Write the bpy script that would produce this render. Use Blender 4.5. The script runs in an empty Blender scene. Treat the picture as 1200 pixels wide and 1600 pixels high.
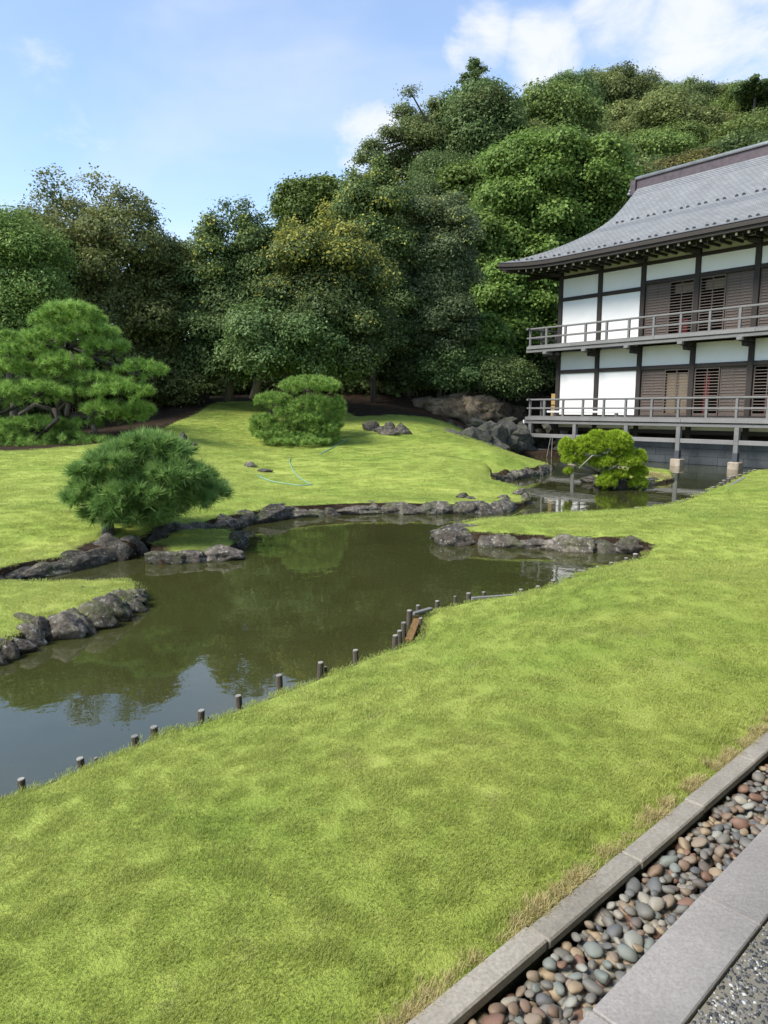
import bpy, bmesh, math, random
import numpy as np
from mathutils import Vector, Matrix, noise as mnoise

# ------------------------------------------------------------------ camera, sky, sun
F, H = 1100.0, 2.2                      # focal length in photo pixels, eye height over the water
PITCH = math.atan(162.4 / F)
CP, SP = math.cos(PITCH), math.sin(PITCH)
sc = bpy.context.scene
col = sc.collection
cam = bpy.data.cameras.new('camera')
cam.sensor_fit = 'VERTICAL'; cam.sensor_height = 36.0; cam.lens = 36.0 * F / 1600.0
cam.clip_start = 0.05; cam.clip_end = 6000
cam_o = bpy.data.objects.new('camera', cam); col.objects.link(cam_o)
cam_o.location = (0, 0, H); cam_o.rotation_euler = (math.pi / 2 - PITCH, 0, 0)
sc.camera = cam_o
sc.view_settings.view_transform = 'Standard'; sc.view_settings.look = 'None'
sc.view_settings.exposure = 1.05; sc.view_settings.gamma = 1.0

def ray(px, py):
    u = (px - 600) / F; v = (800 - py) / F
    return np.array([u, CP + v * SP, -SP + v * CP])
def at(px, py, z=0.0):                  # the point at height z seen there
    d = ray(px, py); return np.array([0, 0, H]) + d * ((z - H) / d[2])
def atd(px, py, y):                     # the point at distance y seen there
    d = ray(px, py); return np.array([0, 0, H]) + d * (y / d[1])
def project(p):
    p = np.asarray(p, float); x, y, z = p[..., 0], p[..., 1], p[..., 2] - H
    zc = y * CP - z * SP; yc = y * SP + z * CP
    return 600 + F * x / zc, 800 - F * yc / zc

SUN_EL, SUN_AZ = math.radians(48), math.radians(240)      # azimuth clockwise from +Y, where the sun stands
world = bpy.data.worlds.new('World'); sc.world = world
world.use_nodes = True
wn, wl = world.node_tree.nodes, world.node_tree.links
bg = wn['Background']; bg.inputs['Strength'].default_value = 0.14
sky = wn.new('ShaderNodeTexSky'); sky.sky_type = 'NISHITA'; sky.sun_disc = False
sky.sun_elevation = SUN_EL; sky.sun_rotation = SUN_AZ
sky.air_density = 1.0; sky.dust_density = 0.25; sky.ozone_density = 2.0
tc = wn.new('ShaderNodeTexCoord')
def wmath(op, a, b=None, clamp=False):
    n = wn.new('ShaderNodeMath'); n.operation = op; n.use_clamp = clamp
    for i, x in enumerate((a, b)):
        if x is None: continue
        if isinstance(x, (int, float)): n.inputs[i].default_value = x
        else: wl.new(x, n.inputs[i])
    return n.outputs[0]
def wnoise(scale, detail, rough, stretch=(1, 1, 1), dist=0.0):
    m = wn.new('ShaderNodeMapping'); m.inputs['Scale'].default_value = stretch
    wl.new(tc.outputs['Generated'], m.inputs['Vector'])
    n = wn.new('ShaderNodeTexNoise'); n.inputs['Scale'].default_value = scale
    n.inputs['Detail'].default_value = detail; n.inputs['Roughness'].default_value = rough
    n.inputs['Distortion'].default_value = dist
    wl.new(m.outputs[0], n.inputs['Vector']); return n.outputs['Fac']
def wramp(x, lo, hi):
    r = wn.new('ShaderNodeMapRange'); r.interpolation_type = 'SMOOTHSTEP'
    r.inputs['From Min'].default_value = lo; r.inputs['From Max'].default_value = hi
    wl.new(x, r.inputs['Value']); return r.outputs[0]
def wspot(px, py, r0, r1):              # a cloud bank standing in one direction
    d = Vector(ray(px, py)).normalized()
    vm = wn.new('ShaderNodeVectorMath'); vm.operation = 'DOT_PRODUCT'
    nv = wn.new('ShaderNodeVectorMath'); nv.operation = 'NORMALIZE'
    wl.new(tc.outputs['Generated'], nv.inputs[0]); wl.new(nv.outputs[0], vm.inputs[0])
    vm.inputs[1].default_value = d
    return wramp(vm.outputs['Value'], math.cos(math.radians(r1)), math.cos(math.radians(r0)))
big = wnoise(2.1, 4, 0.55, (1, 1, 2.0), 0.6)
fine = wnoise(7.0, 8, 0.62, (1, 1, 1.6), 0.4)
wisp = wmath('MULTIPLY', wramp(big, 0.44, 0.74), wmath('ADD', wmath('MULTIPLY', fine, 0.9), 0.15))
cum = None
for s_ in ((590, 232, 0.8, 3.9), (630, 262, 0.8, 3.6), (1195, 5, 1.5, 10.0), (960, 0, 0.2, 4.0), (745, 62, 0.0, 3.2), (850, 75, 0.2, 3.6), (1060, 108, .1, 2.2)):
    sp_ = wspot(*s_); cum = sp_ if cum is None else wmath('MAXIMUM', cum, sp_)
cumn = wramp(wmath('ADD', wmath('MULTIPLY', cum, 0.55), wmath('MULTIPLY', wmath('SUBTRACT', fine, 0.52), 2.2)), 0.12, 0.85)
high = wramp(wnoise(1.3, 5, 0.6, (1, 1, 1.2), 0.8), 0.40, 0.75)
cloud = wmath('MAXIMUM', wmath('MULTIPLY', wisp, 0.55), wmath('MULTIPLY', cumn, 0.95), clamp=True)
cloud = wmath('ADD', wmath('MULTIPLY', cloud, 0.85), wmath('MULTIPLY', high, 0.10), clamp=True)
cloud = wmath('ADD', cloud, 0.05, clamp=True)
mx = wn.new('ShaderNodeMix'); mx.data_type = 'RGBA'
wl.new(cloud, mx.inputs['Factor']); wl.new(sky.outputs[0], mx.inputs['A'])
mx.inputs['B'].default_value = (3.4, 3.5, 3.65, 1)
wl.new(mx.outputs['Result'], bg.inputs['Color'])

sl = bpy.data.lights.new('sun', 'SUN'); sl.energy = 3.0; sl.angle = math.radians(22); sl.color = (1.0, 0.95, 0.86)
so = bpy.data.objects.new('sun', sl); col.objects.link(so)
sd_ = Vector((math.sin(SUN_AZ) * math.cos(SUN_EL), math.cos(SUN_AZ) * math.cos(SUN_EL), math.sin(SUN_EL)))
so.rotation_euler = sd_.to_track_quat('Z', 'Y').to_euler(); so.location = (0, -5, 30)

# ------------------------------------------------------------------ helpers
def link(o, parent=None):
    col.objects.link(o)
    if parent is not None: o.parent = parent
    return o
def tag(o, label=None, cat=None, group=None, kind=None):
    if label: o['label'] = label
    if cat: o['category'] = cat
    if group: o['group'] = group
    if kind: o['kind'] = kind
    return o
def empty(name, loc=(0, 0, 0), rz=0.0):
    o = bpy.data.objects.new(name, None); o.location = loc; o.rotation_euler = (0, 0, rz)
    o.empty_display_size = 0.2
    return link(o)
def np_mesh(name, verts, faces, mat, smooth=False, attrs=None):
    """faces: (n,k) int array, every face k-sided"""
    me = bpy.data.meshes.new(name)
    verts = np.asarray(verts, np.float32); faces = np.asarray(faces, np.int32)
    n, k = faces.shape
    me.vertices.add(len(verts)); me.vertices.foreach_set('co', verts.ravel())
    me.loops.add(n * k); me.loops.foreach_set('vertex_index', faces.ravel())
    me.polygons.add(n); me.polygons.foreach_set('loop_start', np.arange(0, n * k, k, dtype=np.int32))
    if smooth: me.polygons.foreach_set('use_smooth', np.ones(n, bool))
    for an, (dom, val) in (attrs or {}).items():
        a = me.attributes.new(an, 'FLOAT', dom); a.data.foreach_set('value', np.asarray(val, np.float32))
    if mat: me.materials.append(mat)
    me.update(calc_edges=True)
    return me
def mobj(name, me, parent=None, loc=None):
    o = bpy.data.objects.new(name, me)
    if loc is not None: o.location = loc
    return link(o, parent)

class MB:
    """collects boxes, tubes and loose faces into one mesh"""
    def __init__(s): s.v = []; s.f = []
    def add(s, vs, fs):
        b = len(s.v); s.v += [tuple(v) for v in vs]; s.f += [tuple(i + b for i in f) for f in fs]; return s
    def box(s, x0, x1, y0, y1, z0, z1):
        return s.add([(x0, y0, z0), (x1, y0, z0), (x1, y1, z0), (x0, y1, z0), (x0, y0, z1), (x1, y0, z1), (x1, y1, z1), (x0, y1, z1)],
                     [(0, 3, 2, 1), (4, 5, 6, 7), (0, 1, 5, 4), (1, 2, 6, 5), (2, 3, 7, 6), (3, 0, 4, 7)])
    def tube(s, pts, rad, n=7, cap=True):
        pts = [Vector(p) for p in pts]; rings = []
        rad = [rad] * len(pts) if isinstance(rad, (int, float)) else rad
        up = Vector((0.13, 0.27, 1)).normalized()
        for i, p in enumerate(pts):
            t = (pts[min(i + 1, len(pts) - 1)] - pts[max(i - 1, 0)]).normalized()
            a = t.cross(up)
            if a.length < 0.05: a = t.cross(Vector((1, 0, 0)))
            a.normalize(); b = t.cross(a)
            rings.append([p + a * math.cos(2 * math.pi * k / n) * rad[i] + b * math.sin(2 * math.pi * k / n) * rad[i] for k in range(n)])
        vs = [v for r in rings for v in r]; fs = []
        for i in range(len(pts) - 1):
            for k in range(n):
                fs.append((i * n + k, i * n + (k + 1) % n, (i + 1) * n + (k + 1) % n, (i + 1) * n + k))
        if cap:
            fs.append(tuple(range(n))[::-1]); fs.append(tuple((len(pts) - 1) * n + k for k in range(n)))
        return s.add(vs, fs)
    def mesh(s, name, mat, smooth=False, bevel=0.0):
        me = bpy.data.meshes.new(name); me.from_pydata(s.v, [], s.f)
        if bevel > 0:
            bm = bmesh.new(); bm.from_mesh(me)
            bmesh.ops.recalc_face_normals(bm, faces=bm.faces)
            bmesh.ops.bevel(bm, geom=list(bm.edges), offset=bevel, segments=1, affect='EDGES')
            bm.to_mesh(me); bm.free()
        else:
            bm = bmesh.new(); bm.from_mesh(me); bmesh.ops.recalc_face_normals(bm, faces=bm.faces); bm.to_mesh(me); bm.free()
        me.materials.append(mat)
        if smooth:
            for p in me.polygons: p.use_smooth = True
        return me
    def build(s, name, mat, parent=None, smooth=False, bevel=0.0, loc=None):
        return mobj(name, s.mesh(name, mat, smooth, bevel), parent, loc)
def bx(name, mat, parent, *a, bevel=0.0): return MB().box(*a).build(name, mat, parent, bevel=bevel)

# ------------------------------------------------------------------ materials
class NT:
    def __init__(s, name):
        s.m = bpy.data.materials.new(name); s.m.use_nodes = True
        s.n, s.l = s.m.node_tree.nodes, s.m.node_tree.links
        s.b = s.n['Principled BSDF']; s.out = s.n['Material Output']
    def new(s, t, **kw):
        n = s.n.new(t)
        for k, v in kw.items(): setattr(n, k, v)
        return n
    def noise(s, scale, detail=4, rough=0.55, vec=None, dist=0.0, stretch=None):
        n = s.new('ShaderNodeTexNoise'); n.inputs['Scale'].default_value = scale
        n.inputs['Detail'].default_value = detail; n.inputs['Roughness'].default_value = rough; n.inputs['Distortion'].default_value = dist
        if vec is None: vec = s.coord()
        if stretch is not None:
            mp = s.new('ShaderNodeMapping'); mp.inputs['Scale'].default_value = stretch
            s.l.new(vec, mp.inputs['Vector']); vec = mp.outputs[0]
        s.l.new(vec, n.inputs['Vector']); return n.outputs['Fac']
    def coord(s, kind='Object'):
        n = s.new('ShaderNodeTexCoord'); return n.outputs[kind]
    def pos(s): return s.new('ShaderNodeNewGeometry').outputs['Position']
    def ramp(s, fac, stops, interp='LINEAR'):
        r = s.new('ShaderNodeValToRGB'); e = r.color_ramp; e.interpolation = interp
        while len(e.elements) < len(stops): e.elements.new(0.5)
        for el, (p, c) in zip(e.elements, stops): el.position = p; el.color = (*c, 1)
        s.l.new(fac, r.inputs[0]); return r.outputs['Color']
    def math(s, op, a, b=None, clamp=False):
        n = s.new('ShaderNodeMath', operation=op, use_clamp=clamp)
        for i, x in enumerate((a, b)):
            if x is None: continue
            if isinstance(x, (int, float)): n.inputs[i].default_value = x
            else: s.l.new(x, n.inputs[i])
        return n.outputs[0]
    def mix(s, fac, a, b, blend='MIX'):
        n = s.new('ShaderNodeMix', data_type='RGBA', blend_type=blend)
        for k, x in (('Factor', fac), ('A', a), ('B', b)):
            if isinstance(x, (int, float)): n.inputs[k].default_value = x
            elif isinstance(x, tuple): n.inputs[k].default_value = (*x, 1)
            else: s.l.new(x, n.inputs[k])
        return n.outputs['Result']
    def attr(s, name): return s.new('ShaderNodeAttribute', attribute_name=name).outputs['Fac']
    def rnd(s): return s.new('ShaderNodeObjectInfo').outputs['Random']
    def color(s, c):
        if isinstance(c, tuple): s.b.inputs['Base Color'].default_value = (*c, 1)
        else: s.l.new(c, s.b.inputs['Base Color'])
        return s
    def set(s, **kw):
        for k, v in kw.items(): s.b.inputs[k.replace('_', ' ')].default_value = v
        return s
    def bump(s, h, strength=0.4, dist=0.01):
        n = s.new('ShaderNodeBump'); n.inputs['Strength'].default_value = strength; n.inputs['Distance'].default_value = dist
        s.l.new(h, n.inputs['Height']); s.l.new(n.outputs[0], s.b.inputs['Normal']); return s
    def translucent(s, colr, fac):
        t = s.new('ShaderNodeBsdfTranslucent'); mixn = s.new('ShaderNodeMixShader'); mixn.inputs[0].default_value = fac
        s.l.new(colr, t.inputs['Color']); s.l.new(s.b.outputs[0], mixn.inputs[1]); s.l.new(t.outputs[0], mixn.inputs[2])
        s.l.new(mixn.outputs[0], s.out.inputs['Surface']); return s

def wood(name, c0, c1, rough=0.8, grain=(2, 2, 30)):
    t = NT(name); n = t.noise(3.0, 6, 0.6, stretch=grain); n2 = t.noise(1.3, 3)
    c = t.ramp(t.math('ADD', t.math('MULTIPLY', n, 0.7), t.math('MULTIPLY', n2, 0.3)), [(0.3, c0), (0.7, c1)])
    t.color(c).set(Roughness=rough); t.bump(n, 0.35, 0.01); return t.m
def leafmat(name, stops, trans=0.25, yellow=None, rough=0.55):
    t = NT(name); f = t.attr('tint')
    c = t.ramp(f, stops)
    if yellow: c = t.mix(t.attr('tip'), c, yellow)
    hv = t.new('ShaderNodeHueSaturation'); t.l.new(c, hv.inputs['Color'])
    t.l.new(t.math('ADD', t.math('MULTIPLY', t.rnd(), 0.02), 0.49), hv.inputs['Hue'])
    t.l.new(t.math('ADD', t.math('MULTIPLY', t.rnd(), 0.6), 0.68), hv.inputs['Value'])
    c = hv.outputs['Color']
    t.color(c).set(Roughness=rough); t.b.inputs['Specular IOR Level'].default_value = 0.18
    t.translucent(c, trans); return t.m

M = {}
# lawn: colour patches from growth and drought, soil by the attribute
def lawn_color(t, vec):
    big = t.noise(0.35, 5, 0.6, vec); mid = t.noise(1.6, 4, 0.6, vec, 0.3); fine = t.noise(9, 5, 0.7, vec)
    strip = t.noise(0.9, 3, 0.5, vec, 0.2, (0.35, 1.5, 1))
    f = t.math('ADD', t.math('ADD', t.math('MULTIPLY', big, 0.36), t.math('MULTIPLY', mid, 0.24)),
               t.math('ADD', t.math('MULTIPLY', fine, 0.18), t.math('MULTIPLY', strip, 0.22)))
    c = t.ramp(f, [(0.28, (0.130, 0.205, 0.032)), (0.43, (0.255, 0.340, 0.060)), (0.58, (0.400, 0.455, 0.105)), (0.80, (0.540, 0.535, 0.205))])
    dry = t.ramp(t.noise(2.7, 5, 0.65, vec, 0.5), [(0.60, (0, 0, 0)), (0.74, (1, 1, 1))])
    return t.mix(t.math('MULTIPLY', dry, 0.28), c, (0.42, 0.36, 0.19))
t = NT('lawn_ground'); p_ = t.pos()
lc = lawn_color(t, p_)
soilc = t.ramp(t.noise(3.5, 8, 0.7, p_), [(0.3, (0.018, 0.012, 0.007)), (0.55, (0.042, 0.028, 0.018)), (0.75, (0.100, 0.072, 0.045))])
spk = t.ramp(t.noise(28, 2, 0.5, p_), [(0.66, (0, 0, 0)), (0.70, (1, 1, 1))])
soilc = t.mix(t.math('MULTIPLY', spk, 0.5), soilc, (0.28, 0.22, 0.13))
sf = t.ramp(t.math('ADD', t.attr('soil'), t.math('MULTIPLY', t.math('SUBTRACT', t.noise(2.2, 6, 0.65, p_), 0.5), 0.7)), [(0.42, (0, 0, 0)), (0.62, (1, 1, 1))])
t.color(t.mix(sf, lc, soilc)).set(Roughness=0.95); t.b.inputs['Specular IOR Level'].default_value = 0.1
t.bump(t.noise(60, 4, 0.7, p_), 0.9, 0.03); M['lawn'] = t.m
t = NT('grass_blade'); p_ = t.pos(); lc = lawn_color(t, p_)
lc = t.mix(t.math('MULTIPLY', t.attr('tint'), 0.45), lc, (0.50, 0.50, 0.20))
t.color(lc).set(Roughness=0.6); t.b.inputs['Specular IOR Level'].default_value = 0.25; t.translucent(lc, 0.42); M['grass'] = t.m
t = NT('dry_grass_blade'); lc = t.ramp(t.attr('tint'), [(0.0, (0.40, 0.33, 0.13)), (0.6, (0.56, 0.47, 0.24)), (1.0, (0.26, 0.29, 0.08))])
t.color(lc).set(Roughness=0.7); t.translucent(lc, 0.3); M['drygrass'] = t.m
# water
t = NT('pond_water'); p_ = t.pos()
wc = t.ramp(t.noise(0.35, 4, 0.6, p_, 0.6), [(0.3, (0.034, 0.037, 0.011)), (0.7, (0.048, 0.050, 0.016))])
t.color(wc).set(Roughness=0.015, IOR=1.85)
rip = t.math('ADD', t.math('MULTIPLY', t.noise(2.2, 3, 0.5, p_, 0.4), 1.0), t.math('MULTIPLY', t.noise(9.0, 2, 0.5, p_), 0.12))
t.bump(rip, 0.05, 0.05); M['water'] = t.m
# rock
def rockmat(name, dark, mid, lite, lichen=0.35, moss=0.0):
    t = NT(name); v = t.pos()
    n = t.noise(9, 10, 0.75, v); n2 = t.noise(2.2, 5, 0.65, v)
    c = t.ramp(t.math('ADD', t.math('MULTIPLY', n, 0.6), t.math('MULTIPLY', n2, 0.4)), [(0.38, dark), (0.5, mid), (0.62, lite)])
    li = t.ramp(t.noise(17, 8, 0.75, v), [(0.56, (0, 0, 0)), (0.62, (1, 1, 1))])
    c = t.mix(t.math('MULTIPLY', li, lichen), c, (0.36, 0.36, 0.31))
    if moss:
        mo = t.ramp(t.noise(3.0, 6, 0.65, v), [(0.5, (0, 0, 0)), (0.62, (1, 1, 1))])
        c = t.mix(t.math('MULTIPLY', mo, moss), c, (0.07, 0.085, 0.02))
    hv = t.new('ShaderNodeHueSaturation'); t.l.new(c, hv.inputs['Color'])
    t.l.new(t.math('ADD', t.math('MULTIPLY', t.rnd(), 0.7), 0.65), hv.inputs['Value'])
    t.color(hv.outputs['Color']).set(Roughness=0.9); t.bump(t.noise(22, 8, 0.7, v), 0.8, 0.03); return t.m
M['rock'] = rockmat('weathered_rock', (0.019, 0.015, 0.011), (0.068, 0.056, 0.044), (0.180, 0.155, 0.125), 0.75, 0.45)
M['wallrock'] = rockmat('wall_boulder', (0.022, 0.021, 0.018), (0.060, 0.056, 0.046), (0.12, 0.115, 0.10), 0.25, 0.4)
M['sandstone'] = rockmat('sandstone', (0.045, 0.033, 0.020), (0.135, 0.100, 0.060), (0.24, 0.185, 0.12), 0.12, 0.35)
# pebbles: one stone colour each
t = NT('pebble'); v = t.coord()
c = t.ramp(t.rnd(), [(0.0, (0.14, 0.14, 0.132)), (0.17, (0.17, 0.125, 0.095)), (0.26, (0.105, 0.112, 0.12)), (0.40, (0.25, 0.24, 0.21)), (0.50, (0.155, 0.178, 0.17)),
                     (0.60, (0.20, 0.165, 0.13)), (0.68, (0.165, 0.10, 0.075)), (0.73, (0.15, 0.145, 0.135)), (0.85, (0.25, 0.20, 0.14)), (0.90, (0.115, 0.10, 0.095)), (0.95, (0.24, 0.25, 0.235))], 'CONSTANT')
n = t.noise(22, 6, 0.7, v); c = t.mix(0.75, c, t.ramp(n, [(0.3, (0.66, 0.62, 0.56)), (0.7, (1.75, 1.62, 1.45))]), 'MULTIPLY')
t.color(t.mix(0.35, c, (0.22, 0.20, 0.18), 'MIX') if False else c).set(Roughness=0.62); t.bump(t.noise(50, 5, 0.7, v), 0.25, 0.004); M['pebble'] = t.m
def stone(name, c0, c1, speck=0.5, rough=0.9, sc_=40, bump=0.35):
    t = NT(name); v = t.pos(); n = t.noise(2.2, 6, 0.6, v); n2 = t.noise(sc_, 4, 0.7, v)
    c = t.ramp(n, [(0.3, c0), (0.7, c1)])
    c = t.mix(speck, c, t.ramp(n2, [(0.3, (0.45, 0.45, 0.45)), (0.7, (1.15, 1.15, 1.15))]), 'MULTIPLY')
    hv = t.new('ShaderNodeHueSaturation'); t.l.new(c, hv.inputs['Color']); t.l.new(t.math('ADD', t.math('MULTIPLY', t.rnd(), 0.24), 0.88), hv.inputs['Value'])
    t.color(hv.outputs['Color']).set(Roughness=rough); t.bump(n2, bump, 0.006); return t.m
M['kerb'] = stone('kerb_stone', (0.25, 0.225, 0.185), (0.38, 0.35, 0.30), 0.6, sc_=70)
M['slab'] = stone('path_slab', (0.30, 0.277, 0.262), (0.40, 0.372, 0.35), 0.55, sc_=90)
t = NT('kerb_moss'); v = t.pos(); t.color(t.ramp(t.noise(30, 6, 0.7, v), [(0.35, (0.008, 0.008, 0.005)), (0.6, (0.03, 0.032, 0.016)), (0.8, (0.09, 0.09, 0.06))])).set(Roughness=1.0)
t.bump(t.noise(40, 5, 0.7, v), 0.8, 0.01); M['kerbside'] = t.m
M['bed'] = stone('channel_bed', (0.012, 0.011, 0.008), (0.03, 0.027, 0.02), 0.5)
M['mortar'] = stone('gravel_mortar', (0.26, 0.24, 0.19), (0.38, 0.35, 0.28), 0.5, sc_=120)
t = NT('gravel_grain'); c = t.ramp(t.attr('tint'), [(0.0, (0.05, 0.053, 0.058)), (0.40, (0.12, 0.125, 0.135)), (0.62, (0.24, 0.24, 0.24)), (0.8, (0.40, 0.38, 0.34)), (0.92, (0.65, 0.65, 0.62))], 'CONSTANT')
t.color(c).set(Roughness=0.6); M['grain'] = t.m
M['foundation'] = stone('foundation_stone', (0.085, 0.095, 0.10), (0.13, 0.14, 0.145), 0.4, 0.8, 18)
M['footing'] = stone('footing_stone', (0.30, 0.24, 0.17), (0.46, 0.39, 0.30), 0.6, 0.9, 14)
# building
M['darkwood'] = wood('dark_timber', (0.014, 0.0105, 0.0085), (0.038, 0.030, 0.025))
M['greywood'] = wood('weathered_timber', (0.10, 0.097, 0.094), (0.205, 0.20, 0.195))
M['boardwood'] = wood('weathered_board', (0.12, 0.117, 0.112), (0.25, 0.243, 0.235), grain=(30, 4, 4))
M['shutter'] = wood('shutter_timber', (0.060, 0.045, 0.037), (0.115, 0.088, 0.074))
M['slat'] = wood('slat_timber', (0.105, 0.080, 0.066), (0.185, 0.148, 0.125), grain=(30, 4, 4))
M['stake'] = wood('stake_timber', (0.035, 0.028, 0.02), (0.13, 0.11, 0.085), 0.9, (14, 14, 3))
M['stakeend'] = stone('stake_end_grain', (0.20, 0.19, 0.17), (0.38, 0.36, 0.33), 0.6, sc_=60)
M['orangewood'] = wood('orange_plank', (0.10, 0.055, 0.014), (0.23, 0.13, 0.035), grain=(3, 14, 3))
M['bark'] = wood('tree_bark', (0.035, 0.028, 0.022), (0.115, 0.095, 0.075), 0.95, (6, 6, 1.5))
M['palebark'] = wood('pale_bark', (0.13, 0.115, 0.095), (0.27, 0.25, 0.21), 0.95, (6, 6, 1.5))
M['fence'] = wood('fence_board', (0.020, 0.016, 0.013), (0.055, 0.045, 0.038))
t = NT('white_plaster'); v = t.coord(); t.color(t.ramp(t.noise(1.2, 5, 0.6, v), [(0.3, (0.68, 0.675, 0.66)), (0.7, (0.735, 0.73, 0.715))])).set(Roughness=0.85)
t.bump(t.noise(30, 4, 0.6, v), 0.08, 0.004); M['plaster'] = t.m
t = NT('cream_plaster'); v = t.coord(); t.color(t.ramp(t.noise(1.2, 5, 0.6, v), [(0.3, (0.60, 0.59, 0.48)), (0.7, (0.68, 0.67, 0.56))])).set(Roughness=0.9); M['cream'] = t.m
t = NT('white_paint'); t.color((0.8, 0.8, 0.78)).set(Roughness=0.6); M['white'] = t.m
t = NT('roof_metal'); uv = t.coord('UV')
br = t.new('ShaderNodeTexBrick'); br.inputs['Scale'].default_value = 1.0; br.offset = 0.5
br.inputs['Brick Width'].default_value = 0.22; br.inputs['Row Height'].default_value = 0.14; br.inputs['Mortar Size'].default_value = 0.012
br.inputs['Color1'].default_value = (0.195, 0.197, 0.197, 1); br.inputs['Color2'].default_value = (0.235, 0.237, 0.236, 1); br.inputs['Mortar'].default_value = (0.11, 0.118, 0.13, 1)
t.l.new(uv, br.inputs['Vector'])
c = t.mix(0.5, br.outputs['Color'], t.ramp(t.noise(1.1, 6, 0.65), [(0.3, (0.72, 0.72, 0.74)), (0.7, (1.15, 1.15, 1.15))]), 'MULTIPLY')
t.b.inputs['Specular IOR Level'].default_value = 0.3
t.color(c).set(Roughness=0.6, Metallic=0.0); t.bump(br.outputs['Fac'], -0.6, 0.012); M['roof'] = t.m
t = NT('ridge_copper'); t.color(t.ramp(t.noise(4, 5, 0.6), [(0.3, (0.050, 0.036, 0.040)), (0.7, (0.095, 0.070, 0.074))])).set(Roughness=0.5, Metallic=0.2); M['ridge'] = t.m
t = NT('ridge_cap_metal'); t.color(t.ramp(t.noise(4, 5, 0.6), [(0.3, (0.15, 0.165, 0.16)), (0.7, (0.25, 0.265, 0.26))])).set(Roughness=0.45, Metallic=0.3); M['ridgecap'] = t.m
t = NT('sleeve_metal'); t.color((0.05, 0.055, 0.065)).set(Roughness=0.6); M['sleeve'] = t.m
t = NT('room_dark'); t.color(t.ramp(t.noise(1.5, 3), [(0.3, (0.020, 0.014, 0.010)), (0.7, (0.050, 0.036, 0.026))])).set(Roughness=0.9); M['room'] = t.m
t = NT('room_screen'); t.color(t.ramp(t.noise(0.8, 3), [(0.3, (0.17, 0.13, 0.085)), (0.7, (0.25, 0.20, 0.14))])).set(Roughness=0.9); M['screen'] = t.m
t = NT('red_cloth'); t.color((0.16, 0.012, 0.014)).set(Roughness=0.9); M['red'] = t.m
t = NT('bamboo_panel'); t.color(t.ramp(t.noise(3, 4, 0.6, stretch=(20, 20, 1)), [(0.3, (0.30, 0.19, 0.06)), (0.7, (0.46, 0.32, 0.13))])).set(Roughness=0.6); M['bamboo'] = t.m
t = NT('hose_rubber'); t.color((0.22, 0.42, 0.30)).set(Roughness=0.35); M['hose'] = t.m
t = NT('wire'); t.color((0.30, 0.30, 0.28)).set(Roughness=0.5); M['wire'] = t.m
# foliage
M['needle'] = leafmat('pine_needle', [(0.0, (0.06, 0.11, 0.02)), (0.45, (0.2, 0.32, 0.066)), (1.0, (0.4, 0.53, 0.14))], 0.32)
M['needle_deep'] = leafmat('pine_needle_deep', [(0.0, (0.05, 0.095, 0.024)), (0.45, (0.15, 0.26, 0.066)), (1.0, (0.31, 0.43, 0.13))], 0.3)
M['needle_bright'] = leafmat('pine_needle_bright', [(0.0, (0.1, 0.15, 0.01)), (0.45, (0.26, 0.365, 0.024)), (1.0, (0.45, 0.55, 0.06))], 0.3)
def leafset(name, a, b, c, yel=(0.58, 0.56, 0.11), tr=0.40, rough=0.5): M[name] = leafmat(name + '_leaf', [(0.0, a), (0.5, b), (1.0, c)], tr, yel, rough)
leafset('olive', (0.067, 0.085, 0.025), (0.190, 0.236, 0.076), (0.391, 0.443, 0.161), (0.483, 0.483, 0.138))
leafset('green', (0.051, 0.081, 0.018), (0.155, 0.230, 0.055), (0.322, 0.414, 0.121))
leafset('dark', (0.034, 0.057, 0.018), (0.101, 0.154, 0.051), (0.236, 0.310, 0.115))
leafset('grey', (0.046, 0.064, 0.028), (0.129, 0.172, 0.076), (0.287, 0.351, 0.172))
leafset('vine', (0.039, 0.067, 0.011), (0.129, 0.205, 0.041), (0.293, 0.391, 0.098))
leafset('hill', (0.051, 0.069, 0.023), (0.143, 0.182, 0.062), (0.287, 0.339, 0.121))
leafset('brownish', (0.069, 0.071, 0.021), (0.172, 0.172, 0.055), (0.333, 0.322, 0.115))

# ------------------------------------------------------------------ the lie of the land
def lin(pts): return np.array([at(x, y, z)[:2] for x, y, z in pts])
NEAR = [(-600, 1480), (-220, 1345), (-40, 1262), (0, 1249), (40, 1236), (90, 1217), (130, 1202), (165, 1187), (215, 1167), (245, 1151), (300, 1136), (340, 1121), (400, 1097),
        (450, 1074), (500, 1052), (535, 1037), (580, 1016), (615, 1004), (640, 994), (656, 988), (660, 972), (655, 958), (668, 950), (700, 940), (735, 933),
        (790, 928), (830, 924), (862, 916), (880, 908), (910, 898), (940, 887), (975, 876), (1005, 868), (1020, 858)]
ROCKROW = [(1008, 867), (970, 863), (900, 859), (840, 856), (780, 854), (750, 852), (720, 850), (694, 845), (688, 838)]
PENIN = [(700, 826), (735, 817), (780, 806), (830, 801), (875, 796), (920, 795.5), (990, 795), (1040, 791.5), (1062, 785), (1090, 776), (1112, 765), (1128, 756), (1150, 746), (1178, 737), (1215, 732)]
FOUND = [(1240, 731), (1173, 729), (1086, 721), (1011, 717), (920, 708), (878, 705)]
BANK = [(877, 714), (820, 714), (795, 712), (775, 709), (768, 712)]
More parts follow.
